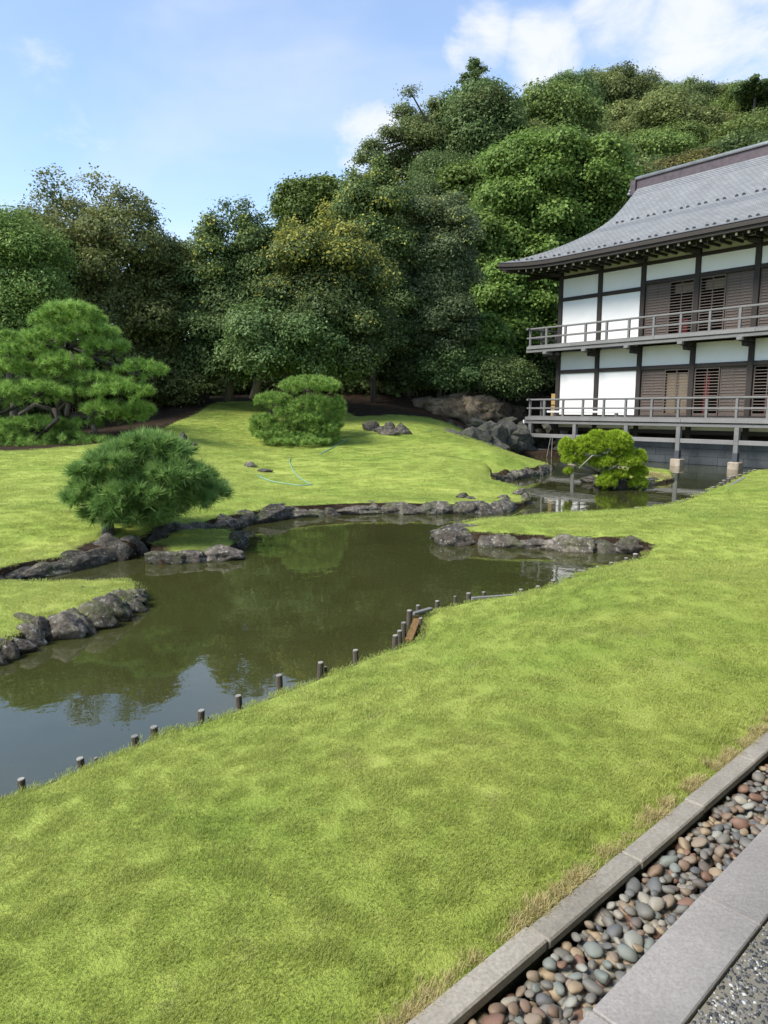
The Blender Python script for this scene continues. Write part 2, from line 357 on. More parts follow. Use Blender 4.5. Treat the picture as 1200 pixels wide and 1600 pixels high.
MOUND = [(820, 722), (850, 729), (859, 734), (840, 743), (800, 749), (775, 752), (765, 751), (757, 748), (770, 755), (790, 762), (812, 771), (824, 782),
         (820, 789), (800, 797), (780, 800), (740, 802), (700, 801.5), (650, 802), (600, 801), (560, 802), (520, 804), (490, 806), (450, 809), (420, 813), (395, 818),
         (370, 824), (330, 832), (300, 839), (270, 843), (250, 848), (232, 853), (216, 860), (213, 868), (200, 874), (170, 877), (150, 881), (120, 888), (80, 895), (40, 903), (0, 913), (-60, 932), (-260, 985), (-900, 1110)]
ISLE_L = [(-700, 1300), (-240, 1150), (-100, 1075), (0, 1032), (20, 1021), (38, 1014), (60, 1003), (90, 998), (124, 987), (148, 982), (170, 973), (196, 958), (212, 944), (222, 934), (216, 927), (194, 924),
          (166, 924), (128, 926), (60, 925), (0, 930), (-100, 948), (-260, 1000), (-700, 1110)]
ISLE_S = [(236, 880), (255, 882), (281, 880.5), (307, 878), (333, 876), (362, 867), (378, 852), (376, 842), (355, 836), (322, 836), (290, 839), (270, 847), (247, 855), (237, 863)]
ISLE_P = [(915, 752), (935, 758), (960, 764), (985, 764), (1010, 757), (1035, 756), (1053, 751), (1048, 741), (1015, 734), (975, 735), (935, 742)]
outer = np.vstack([lin([(x, y, 0.10) for x, y in NEAR]), lin([(x, y, 0.0) for x, y in ROCKROW]), lin([(x, y, 0.16) for x, y in PENIN]),
                   lin([(x, y, 0.0) for x, y in FOUND]), lin([(x, y, 0.0) for x, y in BANK]), lin([(x, y, 0.0) for x, y in MOUND])])
isles = [lin([(x, y, 0.0) for x, y in I]) for I in (ISLE_L, ISLE_S, ISLE_P)]
def poly_sd(P, Q):
    """signed distance of points P to polygon Q, negative inside"""
    A = Q; B = np.roll(Q, -1, 0); best = np.full(len(P), 1e9); inside = np.zeros(len(P), bool)
    near = np.zeros((len(P), 2))
    for a, b in zip(A, B):
        ab = b - a; tt = np.clip(((P - a) @ ab) / max(ab @ ab, 1e-9), 0, 1)
        q = a + tt[:, None] * ab; d = ((P - q) ** 2).sum(1)
        m = d < best; best[m] = d[m]; near[m] = q[m]
        c = ((a[1] > P[:, 1]) != (b[1] > P[:, 1])) & (P[:, 0] < (b[0] - a[0]) * (P[:, 1] - a[1]) / (b[1] - a[1] + 1e-12) + a[0])
        inside ^= c
    return np.where(inside, -1, 1) * np.sqrt(best), near
def land_sd(P):
    """positive on land, negative over the pond"""
    d, q = poly_sd(P, outer)
    for I in isles:
        di, qi = poly_sd(P, I)
        m = -di > d; d = np.where(m, -di, d); q[m] = qi[m]
    return d, q
# heights
ctrl = []
def add_shore(line, z, zz, step=2):
    for x, y in line[::step]: p = at(x, y, zz); ctrl.append((p[0], p[1], z))
add_shore(NEAR, 0.11, 0.10); add_shore(ROCKROW, 0.20, 0.0); add_shore(PENIN, 0.17, 0.16); add_shore(BANK, 0.22, 0.0, 1)
add_shore(MOUND[:13], 0.16, 0.0); add_shore(MOUND[14:-1], 0.23, 0.0)
for x, y, d in [(0, 870, 10.0), (0, 800, 11.6), (0, 750, 14), (0, 712, 17), (0, 702, 19), (0, 690, 23), (0, 668, 30), (-150, 712, 17), (-150, 780, 12), (-150, 680, 26), (150, 835, 10.7), (150, 765, 13.6), (150, 700, 17.6), (150, 692, 20), (150, 668, 27),
                (300, 800, 13.2), (300, 755, 15.3), (300, 705, 19.3), (300, 690, 21), (300, 660, 26), (300, 632, 31), (230, 690, 20), (230, 663, 25.5),
                (420, 780, 15.3), (420, 740, 18.2), (420, 712, 20.7), (420, 693, 23.6), (400, 655, 28.5), (400, 626, 33), (465, 690, 24),
                (540, 775, 15.8), (540, 740, 18.5), (540, 705, 22), (555, 682, 25), (555, 658, 29), (555, 634, 33), (555, 600, 38),
                (640, 770, 16.5), (640, 725, 20), (640, 700, 23), (650, 690, 24.6), (600, 675, 26), (690, 672, 28.5), (690, 655, 32), (700, 640, 34.5),
                (720, 745, 18.4), (760, 722, 21), (770, 709, 22.8), (800, 722, 21.6), (840, 731, 20.6), (775, 702, 28), (830, 701, 33), (770, 655, 34.5), (840, 660, 36)]:
    p = atd(x, y, d); ctrl.append(tuple(p))
for x, y, z in [(860, 1480, .24), (1170, 1195, .24), (640, 1600, .24), (500, 1300, .27), (800, 1150, .30), (900, 1000, .33), (1000, 900, .34), (1150, 900, .36), (1100, 820, .34), (1180, 1050, .28), (250, 1350, .22), (250, 1250, .18),
                (100, 1500, .23), (700, 1050, .22), (800, 980, .24), (900, 930, .24), (1000, 840, .27), (900, 825, .26), (800, 825, .24), (1180, 765, .32), (1250, 800, .36), (1400, 1000, .34), (1350, 780, .36), (1200, 745, .24)]:
    ctrl.append(tuple(at(x, y, z)))
for I, z, zm in ((ISLE_L, .16, .26), (ISLE_S, .12, .15), (ISLE_P, .10, .16)):
    add_shore(I, z, 0.0, 3); Q = lin([(x, y, 0.0) for x, y in I]).mean(0); ctrl.append((Q[0], Q[1], zm))
for x, y, z in [(-30, 0, .2), (-30, 20, 1.2), (-30, 42, 2.6), (0, 44, 4.6), (18, 46, 3.0), (-12, 44, 2.8), (30, 20, .4), (30, 0, .25), (0, -6, .25), (20, 30, .4), (28, 44, 2), (-14, 36, 2.4), (-20, 30, 1.6)]: ctrl.append((x, y, z))
ctrl = np.array(ctrl)
def tps_fit(C, lam=0.02):
    n = len(C); D = np.hypot(C[:, None, 0] - C[None, :, 0], C[:, None, 1] - C[None, :, 1])
    K = np.where(D > 1e-9, D * D * np.log(D + 1e-12), 0) + lam * np.eye(n)
    Pm = np.c_[np.ones(n), C[:, :2]]; A = np.block([[K, Pm], [Pm.T, np.zeros((3, 3))]])
    return np.linalg.solve(A, np.r_[C[:, 2], 0, 0, 0])
def tps_eval(C, w, P):
    out = np.empty(len(P))
    for i in range(0, len(P), 20000):
        q = P[i:i + 20000]; D2 = (q[:, None, 0] - C[None, :, 0]) ** 2 + (q[:, None, 1] - C[None, :, 1]) ** 2
        out[i:i + 20000] = (0.5 * D2 * np.log(D2 + 1e-12)) @ w[:-3] + w[-3] + q @ w[-2:]
    return out
TW = tps_fit(ctrl)
PD, QD = np.array([.7380, .6748]), np.array([.6748, -.7380])       # along and across the path
Q_OUT, Q_IN, Q_SL, Q_SR = -1.418, -1.318, -1.051, -0.823
KZ = 0.25
def height(P):
    z = tps_eval(ctrl, TW, P); r = np.random.RandomState(3)
    for k in range(5):
        a = r.uniform(0, 6.28); f_ = r.uniform(0.6, 1.7); z = z + 0.012 * np.sin((P[:, 0] * math.cos(a) + P[:, 1] * math.sin(a)) * f_ + r.uniform(0, 6))
    return z
def build_terrain():
    def axis(lo, hi, near, far, c0, c1):
        out = [lo]
        while out[-1] < hi:
            x = out[-1]; d = max(c0 - x, x - c1, 0); out.append(x + near + (far - near) * min(d / 12, 1))
        return np.array(out)
    X = axis(-32, 32, 0.09, 0.4, -5, 9); Y = axis(-5, 46, 0.09, 0.28, 0, 14)
    gx, gy = np.meshgrid(X, Y); P = np.c_[gx.ravel(), gy.ravel()]
    sd, q = land_sd(P)
    cell = np.maximum(np.gradient(X)[None, :] + 0 * gy, np.gradient(Y)[:, None] + 0 * gx).ravel()
    m = np.abs(sd) < 0.55 * cell
    P[m] = q[m]; sd[m] = 0.0
    z = np.maximum(height(P), 0.05)
    z = np.where(sd < -1e-6, -0.45, np.where(sd < 0.12, z - (0.12 - sd) * 0.35, z))
    qv = P @ QD
    z = np.where(qv > Q_OUT - .15, np.minimum(z, KZ - .014), z)
    z = np.where(qv > Q_OUT + 0.05, -0.10, z)
    # soil: behind the lawn's far edge and under the small pine
    bl = np.array([atd(x, 640, d)[:2] for x, d in [(-400, 18), (-100, 18), (0, 18.0), (150, 18.8), (230, 25), (300, 31.0), (400, 32.6), (520, 32.4), (560, 30), (620, 30.5), (700, 31.5), (770, 31), (900, 31)]])
    yb = np.interp(P[:, 0], bl[:, 0], bl[:, 1])
    soil = np.clip(0.5 + (P[:, 1] - yb) * 0.45, 0, 1)
    sp = at(190, 845, 0.3)[:2]
    soil = np.maximum(soil, np.clip(1.35 - np.hypot((P[:, 0] - sp[0]) / 0.85, (P[:, 1] - sp[1]) / 0.75), 0, 1))
    si = at(310, 850, 0.1)[:2]; soil = np.maximum(soil, np.clip(0.75 - np.hypot((P[:, 0] - si[0]) / 0.7, (P[:, 1] - si[1]) / 0.5), 0, 0.55))
    edge = np.clip(1.05 - sd * 11, 0, 1.0) * (sd >= -.3); soil = np.maximum(soil, edge)
    soil[P[:, 0] > 12.5] = np.maximum(soil[P[:, 0] > 12.5], np.clip((P[P[:, 0] > 12.5, 1] - 24) * .4, 0, 1))
    nx, ny = len(X), len(Y); i = np.arange(nx * ny).reshape(ny, nx)
    f = np.c_[i[:-1, :-1].ravel(), i[:-1, 1:].ravel(), i[1:, 1:].ravel(), i[1:, :-1].ravel()]
    me = np_mesh('lawn', np.c_[P, z], f, M['lawn'], True, {'soil': ('POINT', soil)})
    o = mobj('lawn', me); tag(o, kind='structure')
    return (X, Y, z.reshape(ny, nx), soil.reshape(ny, nx), sd.reshape(ny, nx))
TX, TY, TZ, TS, TSD = build_terrain()
def bil(G, x, y):
    i = np.clip(np.searchsorted(TX, x) - 1, 0, len(TX) - 2); j = np.clip(np.searchsorted(TY, y) - 1, 0, len(TY) - 2)
    u = (x - TX[i]) / (TX[i + 1] - TX[i]); v = (y - TY[j]) / (TY[j + 1] - TY[j])
    return G[j, i] * (1 - u) * (1 - v) + G[j, i + 1] * u * (1 - v) + G[j + 1, i] * (1 - u) * v + G[j + 1, i + 1] * u * v
def ground(x, y): return float(bil(TZ, np.array([x]), np.array([y]))[0])
def hit(px, py, d0=8.0, d1=60.0):
    """where the line of sight meets the ground"""
    for d in np.arange(d0, d1, .05):
        p = atd(px, py, d)
        if p[2] <= (ground(p[0], p[1]) if d < 45.5 else float(hill_h((p[0], p[1]))[0])): return p
    return atd(px, py, d1)
# pond water and the ground beyond
w = 70
tag(mobj('pond_water', np_mesh('pond_water', [(-w, -8, 0), (w, -8, 0), (w, 45, 0), (-w, 45, 0)], [(0, 1, 2, 3)], M['water'])), kind='structure')
tag(mobj('ground', np_mesh('ground', [(-3000, -3000, -.7), (3000, -3000, -.7), (3000, 3000, -.7), (-3000, 3000, -.7)], [(0, 1, 2, 3)], M['lawn'], attrs={'soil': ('POINT', [1, 1, 1, 1])})), kind='structure')

# wooded hill
HC = [(-70, 36, 1.5), (-40, 40, 2.0), (-15, 40, 2.2), (-70, 140, 2), (-30, 120, 3), (-30, 70, 3), (-8, 60, 4), (-6, 90, 5), (70, 36, 6), (90, 60, 26), (90, 140, 25), (0, 140, 10), (-2, 50, 3.0)]
for x, y, d, dn in [(985, 100, 84, 6), (870, 132, 76, 7.5), (800, 150, 72, 7), (740, 148, 68, 5.5), (650, 190, 60, 7), (1100, 120, 84, 6), (1190, 145, 76, 5), (850, 235, 50, 5), (760, 300, 47, 5), (700, 420, 42, 4.5), (850, 470, 43, 4), (740, 560, 39, 3.0),
                    (660, 300, 52, 7), (600, 420, 44, 6), (800, 600, 38.5, 1.2), (690, 605, 37, .8), (560, 605, 38, .6), (1000, 220, 62, 5), (1150, 260, 58, 6), (1000, 400, 48, 6), (1300, 200, 70, 5), (1300, 400, 50, 4), (560, 330, 60, 9), (480, 480, 48, 7)]:
    p = atd(x, y, d); HC.append((p[0], p[1], p[2] - dn - (1.8 if d > 58 else .5)))
HC = np.array(HC); HW = tps_fit(HC, 0.5)
def hill_h(P): return tps_eval(HC, HW, np.atleast_2d(np.asarray(P, float)))
hx, hy = np.meshgrid(np.linspace(-75, 95, 110), np.linspace(36.5, 140, 80)); HP = np.c_[hx.ravel(), hy.ravel()]
hz = hill_h(HP) + np.random.RandomState(1).normal(0, .12, len(HP))
hz = np.where(HP[:, 1] < 38, np.minimum(hz, 3.5), hz)
i = np.arange(110 * 80).reshape(80, 110)
hme = np_mesh('hillside', np.c_[HP, hz], np.c_[i[:-1, :-1].ravel(), i[:-1, 1:].ravel(), i[1:, 1:].ravel(), i[1:, :-1].ravel()], M['lawn'], True, {'soil': ('POINT', np.ones(110 * 80))})
tag(mobj('hillside', hme), kind='structure')

# ------------------------------------------------------------------ rocks
def rock_mesh(seed, mat, sub=3, rough=0.28, flat=0.75):
    bm = bmesh.new(); bmesh.ops.create_icosphere(bm, subdivisions=sub, radius=1.0)
    off = Vector((seed * 7.13, seed * 3.7, seed * 1.9)); r = random.Random(seed)
    planes = [(Vector((r.uniform(-1, 1), r.uniform(-1, 1), r.uniform(-.5, 1))).normalized(), r.uniform(.55, .85)) for _ in range(7)]
    for v in bm.verts:
        d = v.co.normalized(); k = 1 + rough * mnoise.noise(d * 1.3 + off) + rough * .5 * mnoise.noise(d * 3.1 + off) + rough * .22 * mnoise.noise(d * 7 + off)
        p = d * k
        for n, h in planes:
            e = p.dot(n) - h
            if e > 0: p -= n * e * .8
        p += d * rough * (.20 * mnoise.noise(d * 6 + off) + .16 * abs(mnoise.noise(d * 11 + off)) - .10 * abs(mnoise.noise(d * 4.5 - off)))
        v.co = p
    me = bpy.data.meshes.new('rock'); bm.to_mesh(me); bm.free(); me.materials.append(mat)
    for p in me.polygons: p.use_smooth = True
    return me
ROCKS = [rock_mesh(i, M['rock'], 4, .42) for i in range(9)]; WROCKS = [rock_mesh(20 + i, M['wallrock'], 4, .34) for i in range(7)]; SROCKS = [rock_mesh(40 + i, M['sandstone'], 4, .55) for i in range(4)]
rr = random.Random(5)
def rock(name, lib, x, y, z, sx, sy, sz, rz=None, parent=None, tilt=0.15):
    o = bpy.data.objects.new(name, rr.choice(lib)); o.location = (x, y, z); o.scale = (sx, sy, sz)
    o.rotation_euler = (rr.uniform(-tilt, tilt), rr.uniform(-tilt, tilt), rr.uniform(0, 6.28) if rz is None else rz)
    return link(o, parent)
def rock_px(name, lib, px, pyb, wpx, hpx, z0=0.0, deep=0.7, parent=None, rz=0.0, tilt=.15):
    """a rock whose foot is seen at (px, pyb), wpx wide and hpx high"""
    p = at(px, pyb, z0); k = p[1] / F; w_, h_ = wpx * k, hpx * k
    return rock(name, lib, p[0], p[1] + w_ * deep * .35, z0 + h_ * .36, w_ * .76, w_ * deep * .62, h_ * .74, rz + rr.uniform(-.2, .2), parent, tilt)
def rock_line(line, parent, name, lib, w0, w1, h0, h1, z0=0.0, inset=.06, lip=None):
    P = [np.array([*at(x, y, z0)[:2]]) for x, y in line]
    seg = [np.linalg.norm(b - a) for a, b in zip(P, P[1:])]; L = sum(seg); s = 0
    while s < L:
        wv = rr.uniform(w0, w1) * (0.75 if rr.random() < .3 else 1); m = min(s + wv / 2, L - 1e-4); k = 0
        while m > seg[k]: m -= seg[k]; k += 1
        dv = (P[k + 1] - P[k]) / seg[k]; q = P[k] + dv * m; nrm = np.array([-dv[1], dv[0]])
        sdv = land_sd(np.array([q + nrm * .2, q - nrm * .2]))[0]
        if sdv[1] > sdv[0]: nrm = -nrm
        q = q + nrm * (inset + rr.uniform(-.05, .05)); hh = rr.uniform(h0, h1)
        rock(name, lib, q[0], q[1], z0 + hh * .28, wv * .86, rr.uniform(.20, .28), hh * 1.0, math.atan2(dv[1], dv[0]) + rr.uniform(-.15, .15), parent, .12)
        s += wv * .84
def rows(label, cat='stone edging', name='stone_edging', loc=(0, 0, 0)):
    return tag(empty(name, loc), label, cat)
e1 = rows('long curving row of weathered boulders edging the far lawn along the water')
rock_line([q for q in MOUND if q[0] <= 812 and q[1] >= 780 and q[0] >= 225], e1, 'edging_stone', ROCKS, .32, .85, .15, .23)
e2 = rows('row of dark stones edging the lawn at the far left behind the grassy islet')
rock_line([(205, 872), (170, 877), (150, 881), (120, 888), (80, 895), (40, 903), (0, 913), (-60, 932)], e2, 'edging_stone', ROCKS, .26, .7, .13, .19)
e3 = rows('line of grey lichened stones along the front of the grass point on the right')
rock_line([(1012, 866), (970, 863), (900, 859), (840, 856), (780, 854), (752, 852)], e3, 'edging_stone', ROCKS, .26, .75, .14, .20)
e4 = rows('thin row of small stones under the farthest tongue of lawn')
rock_line([(858, 736), (840, 743), (800, 749), (770, 752), (740, 749), (728, 743)], e4, 'edging_stone', ROCKS, .22, .5, .17, .24)
e5 = rows('mossy flat stones forming the low bank under the veranda corner')
rock_line([(877, 713), (820, 713), (795, 711), (772, 708)], e5, 'edging_stone', WROCKS, .5, 1.1, .28, .38)
e6 = rows('ring of pale lichened rocks around the tiny bare islet')
for a in [(244, 881, 22, 22), (268, 881, 34, 20), (296, 879, 36, 20), (340, 875, 56, 22), (372, 858, 22, 26), (370, 847, 20, 18), (345, 838, 26, 6), (300, 842, 40, 10), (276, 848, 26, 11), (257, 858, 34, 10), (320, 838, 30, 6)]:
    rock_px('edging_stone', ROCKS, *a, parent=e6, deep=.75)
e7 = rows('dark rough boulders along the front of the grassy islet at the left edge')
for a in [(5, 1030, 40, 30), (28, 1008, 38, 30), (12, 1014, 40, 26), (45, 1002, 46, 40), (66, 990, 24, 22), (96, 999, 50, 40), (138, 984, 50, 38), (165, 972, 56, 40), (192, 958, 44, 32), (208, 944, 30, 22), (216, 935, 20, 16), (150, 962, 60, 22), (178, 948, 50, 20), (133, 942, 30, 22), (160, 940, 38, 18), (200, 928, 26, 9), (74, 926, 26, 8), (-20, 1040, 40, 30), (36, 1012, 40, 34), (54, 1004, 36, 34), (18, 1022, 40, 26), (82, 996, 40, 30), (118, 990, 40, 34)]:
    rock_px('edging_stone', ROCKS, *a, parent=e7, deep=.7, z0=0.0 if a[1] > 955 else .04)
e8 = rows('low ring of dark stones under the bright island pine')
for a in [(925, 754, 26, 10), (944, 759, 24, 12), (992, 763, 28, 10), (1022, 755, 22, 8), (1042, 752, 20, 8), (1010, 757, 24, 9)]: rock_px('edging_stone', ROCKS, *a, parent=e8)
tag(rock_px('rock', ROCKS, 972, 764, 26, 24), 'upright speckled rock at the foot of the bright island pine', 'rock')
tag(rock_px('rock', ROCKS, 714, 851, 56, 28, rz=-.1), 'broad dark overhanging rock at the tip of the grass point', 'rock')
tag(rock_px('rock', ROCKS, 724, 836, 56, 16, z0=.1), 'flat pale-topped rock lying behind the overhanging rock on the grass point', 'rock')
tag(rock_px('rock', ROCKS, 168, 876, 46, 38), 'smooth brown boulder at the water below the small front pine, left of its upright neighbour', 'boulder')
tag(rock_px('rock', ROCKS, 197, 868, 34, 32), 'upright brown boulder at the water below the small front pine, right of its smooth neighbour', 'boulder')
tag(rock_px('rock', ROCKS, 226, 846, 32, 16, .05), 'mossy low rock between the front pine and the tiny islet', 'rock')
def lawn_rock(px, py, d, wpx, hpx, label):
    p = atd(px, py, d); zg = ground(p[0], p[1]); k = d / F
    o = rock('rock', ROCKS, p[0], p[1], zg + hpx * k * .2, wpx * k * .66, wpx * k * .5, hpx * k * .85, 0.2); tag(o, label, 'rock')
lawn_rock(286, 697, 20.3, 13, 16, 'small upright rock on the lawn just above the front pine')
lawn_rock(304, 698, 20.4, 8, 7, 'tiny stone beside the small upright rock above the front pine')
lawn_rock(391, 731, 18.8, 17, 8, 'dark flat rock on the lawn left of the coiled hose')
lawn_rock(413, 737, 18.4, 18, 5, 'pale flat stone sunk in the lawn near the hose end')
lawn_rock(722, 784, 15.8, 17, 9, 'pointed brown rock in the lawn near the far shore')
lawn_rock(736, 787, 15.6, 11, 5, 'small stone touching the pointed brown rock in the lawn')
lawn_rock(786, 781, 16.0, 16, 7, 'oval dark rock in the lawn near the tip of the far lawn')
lawn_rock(812, 774, 16.8, 20, 10, 'pale rock on the rounded tip of the far lawn')
lawn_rock(821, 781, 16.2, 14, 12, 'lichened rock at the water on the rounded tip of the far lawn')
lawn_rock(580, 671, 26.4, 24, 14, 'dark slanting boulder at the left end of the rock group in the lawn dip')
lawn_rock(610, 668, 26.6, 18, 12, 'round dark boulder at the back of the rock group in the lawn dip')
lawn_rock(596, 676, 26.0, 20, 8, 'low middle boulder in the rock group in the lawn dip')
lawn_rock(608, 682, 25.6, 26, 8, 'flat boulder at the front of the rock group in the lawn dip')
lawn_rock(630, 679, 25.8, 18, 16, 'pointed pale-tipped boulder at the right end of the rock group in the lawn dip')
# boulder retaining wall between the mound and the veranda
bw = rows('retaining wall of big dark boulders between the far lawn and the veranda', 'boulder wall', 'boulder_wall')
for px, py, d, wpx, hpx in [(658, 686, 27.5, 26, 14), (668, 692, 27, 34, 10), (683, 690, 28, 32, 26), (705, 688, 28.5, 40, 26), (728, 684, 29, 30, 22), (714, 697, 28, 40, 24), (745, 690, 29.3, 44, 36), (760, 676, 30.5, 38, 22), (776, 682, 30.5, 34, 28),
                            (758, 700, 29, 30, 16), (772, 700, 29.5, 44, 22), (786, 678, 31, 24, 20), (798, 671, 32, 26, 18), (795, 690, 31, 30, 22), (812, 678, 32, 26, 22), (806, 698, 31.5, 26, 18), (818, 688, 32.4, 26, 26), (822, 670, 33, 24, 18), (835, 680, 33.5, 30, 24),
                            (842, 696, 33.8, 28, 22), (850, 676, 34.5, 26, 22), (858, 690, 34.8, 28, 26), (830, 664, 33.5, 26, 14), (752, 666, 31.5, 34, 14), (790, 662, 33, 30, 12), (868, 680, 35.6, 26, 24), (866, 697, 35, 26, 22)]:
    p = atd(px, py, d); k = d / F
    rock('boulder', WROCKS, p[0], p[1] + .2, p[2], wpx * k * .64, wpx * k * .5, hpx * k * .72, 0, bw, .35)
# sandstone outcrop in the foot of the hill
oc = rows('bare tan sandstone outcrop at the foot of the wooded slope', 'rock outcrop', 'rock_outcrop')
for px, py, d, wpx, hpx in [(672, 636, 0, 40, 30), (692, 640, 0, 44, 40), (716, 646, 0, 46, 44), (738, 648, 0, 40, 46), (760, 648, 0, 36, 40), (780, 646, 0, 36, 38), (704, 630, 0, 40, 26), (730, 634, 0, 40, 28), (756, 636, 0, 40, 26), (798, 644, 0, 34, 24), (655, 630, 0, 30, 16)]:
    p = hit(px, py, 28); k = p[1] / F
    rock('boulder', SROCKS, p[0], p[1] + .15, p[2], wpx * k * .8, wpx * k * .5, hpx * k * .60, rr.uniform(-.4, .4), oc, .35)
lawn_rock(703, 658, 32.6, 10, 6, 'small pinkish loose stone on the bare soil below the outcrop')
lawn_rock(718, 657, 32.8, 9, 5, 'small grey loose stone on the bare soil below the outcrop')

# ------------------------------------------------------------------ kerb, pebble channel, slabs, gravel path
KZ = 0.25
def pq(p, q, z): v = PD * p + QD * q; return (v[0], v[1], z)
def pq_box(p0, p1, q0, q1, z0, z1, name, mat, parent, bevel=.006):
    mb = MB(); mb.add([pq(p0, q0, z0), pq(p1, q0, z0), pq(p1, q1, z0), pq(p0, q1, z0), pq(p0, q0, z1), pq(p1, q0, z1), pq(p1, q1, z1), pq(p0, q1, z1)],
                      [(0, 3, 2, 1), (4, 5, 6, 7), (0, 1, 5, 4), (1, 2, 6, 5), (2, 3, 7, 6), (3, 0, 4, 7)])
    return mb.build(name, mat, parent, bevel=bevel)
kerb = tag(empty('kerb'), kind='structure')
pj = float(np.dot(at(860, 1467, KZ)[:2], PD)); rk = random.Random(8)
marks = [pj + .655 * k + rk.uniform(-.02, .02) for k in range(-5, 22)]
for a, b in zip(marks, marks[1:]):
    dq = rk.uniform(-.006, .006); dz = rk.uniform(-.004, .004)
    pq_box(a + .002, b - .002, Q_OUT + dq, Q_IN + dq, KZ - .045, KZ + dz, 'kerb_stone', M['kerb'], kerb, .007)
    pq_box(a - .01, b + .01, Q_OUT + .01, Q_IN - .012 + dq, KZ - .35, KZ - .046, 'kerb_base', M['kerbside'], kerb, 0)
edg = tag(empty('path_edging'), kind='structure')
ps = float(np.dot(at(926, 1577.5, KZ)[:2], PD)); pl = float(np.dot(at(1100, 1401, KZ)[:2], PD)); SL = pl - ps
for k in range(-4, 12):
    pq_box(ps + SL * k + .004, ps + SL * (k + 1) - .004, Q_SL + rk.uniform(-.003, .003), Q_SR, KZ - .2, KZ + rk.uniform(-.003, .002), 'edging_slab', M['slab'], edg, .005)
ch = tag(empty('pebble_channel'), kind='structure')
pq_box(-3, 16, Q_IN - .03, Q_SL + .01, -.05, KZ - .15, 'channel_bed', M['bed'], ch, 0)
path = pq_box(-4, 18, Q_SR + .006, 4.0, -.05, KZ - .018, 'gravel_path', M['mortar'], None, 0); tag(path, kind='structure')
# unseen hall added to shade the near lawn, its eaves dripping into the pebble channel: roof edge over the channel, posts, wall and floor behind the path
def unseen_hall_part(name, prof, p0, p1, mat):
    n_ = len(prof); vs = [pq(p, q, z) for p in (p0, p1) for q, z in prof]
    fs = [tuple(range(n_)), tuple(range(2 * n_ - 1, n_ - 1, -1))] + [(k, k + n_, (k + 1) % n_ + n_, (k + 1) % n_) for k in range(n_)]
    return tag(MB().add(vs, fs).build(name, mat), kind='structure')
unseen_hall_part('unseen_hall_roof', [(-1.24, 4.15), (5.0, 7.8), (11.0, 4.15), (11.0, 4.0), (5.0, 7.6), (-1.24, 4.0)], -13, 13, M['roof'])
unseen_hall_part('unseen_hall_wall', [(2.2, .25), (2.4, .25), (2.4, 6.2), (2.2, 6.2)], -12, 12, M['plaster'])
unseen_hall_part('unseen_hall_floor', [(.6, .72), (2.19, .72), (2.19, .82), (.6, .82)], -12, 12, M['greywood'])
def pebble_mesh(seed):
    bm = bmesh.new(); bmesh.ops.create_icosphere(bm, subdivisions=2, radius=1.0); off = Vector((seed * 3.1, seed * 5.3, 0.7)); r = random.Random(seed)
    planes = [(Vector((r.uniform(-1, 1), r.uniform(-1, 1), r.uniform(-1, 1))).normalized(), r.uniform(.52, .82)) for _ in range(6)]
    for v in bm.verts:
        d = v.co.normalized(); p = d * (1 + .22 * mnoise.noise(d * 1.1 + off) + .05 * mnoise.noise(d * 3 + off))
        for n, h in planes:
            e = p.dot(n) - h
            if e > 0: p -= n * e * .7
        v.co = p
    me = bpy.data.meshes.new('pebble'); bm.to_mesh(me); bm.free(); me.materials.append(M['pebble'])
    for p in me.polygons: p.use_smooth = True
    return me
PEB = [pebble_mesh(i) for i in range(9)]
rng = np.random.RandomState(11)
top = []
for tr in range(60000):
    p = rng.uniform(1.15, 4.9) if rng.rand() < .8 else rng.uniform(4.9, 7); q = rng.uniform(Q_IN + .018, Q_SL - .014); r_ = rng.choice([.016, .021, .025, .030, .036], p=[.2, .28, .26, .18, .08])
    if all((p - a) ** 2 + (q - b) ** 2 > (.92 * (r_ + c)) ** 2 for a, b, c in top[-9999:]): top.append((p, q, r_))
    if len(top) > 560: break
top.sort(key=lambda a: a[0])
rest = []
def peb_tf(p, q, r_, z):
    v = pq(p, q, z); a, b, c = r_ * rng.uniform(1.15, 1.55), r_ * rng.uniform(.9, 1.15), r_ * rng.uniform(.58, .86)
    return v, (a, b, c), (rng.uniform(-.45, .45), rng.uniform(-.45, .45), rng.uniform(0, 6.28))
for k, (p, q, r_) in enumerate(top):
    edge = min(q - Q_IN, Q_SL - q)
    v, s_, e_ = peb_tf(p, q, r_, KZ - .048 + rng.uniform(-.016, .012) - max(0, .05 - (q - Q_IN)) * .35)
    if k < 295:
        o = bpy.data.objects.new('pebble', PEB[k % 9]); o.location = v; o.scale = s_; o.rotation_euler = e_; link(o, ch)
    else: rest.append((v, s_, e_, k % 9))
for k in range(900):
    p = rng.uniform(1.1, 5.6); q = rng.uniform(Q_IN + .01, Q_SL - .01); rest.append((*peb_tf(p, q, rng.choice([.022, .028, .034]), KZ - .088 + rng.uniform(-.012, .01)), k % 9))
groups = [[] for _ in range(6)]
for k, r_ in enumerate(rest): groups[k % 6].append(r_)
for g in groups:                        # small rear pebbles and the layer underneath
    vs, fs = [], []; b = 0
    for v, s_, e_, m_ in g:
        me = PEB[m_]; mat4 = Matrix.LocRotScale(Vector(v), Matrix.Rotation(e_[2], 3, 'Z') @ Matrix.Rotation(e_[0], 3, 'X'), Vector(s_))
        co = np.empty(len(me.vertices) * 3, np.float32); me.vertices.foreach_get('co', co); co = co.reshape(-1, 3)
        A = np.array(mat4); vs.append(co @ A[:3, :3].T + A[:3, 3]); ix = np.empty(len(me.polygons) * 3, np.int32); me.polygons.foreach_get('vertices', ix); fs.append(ix.reshape(-1, 3) + b); b += len(co)
    o = mobj('pebble_fill', np_mesh('pebble_fill', np.vstack(vs), np.vstack(fs), M['pebble'], True), ch); tag(o, kind='stuff')
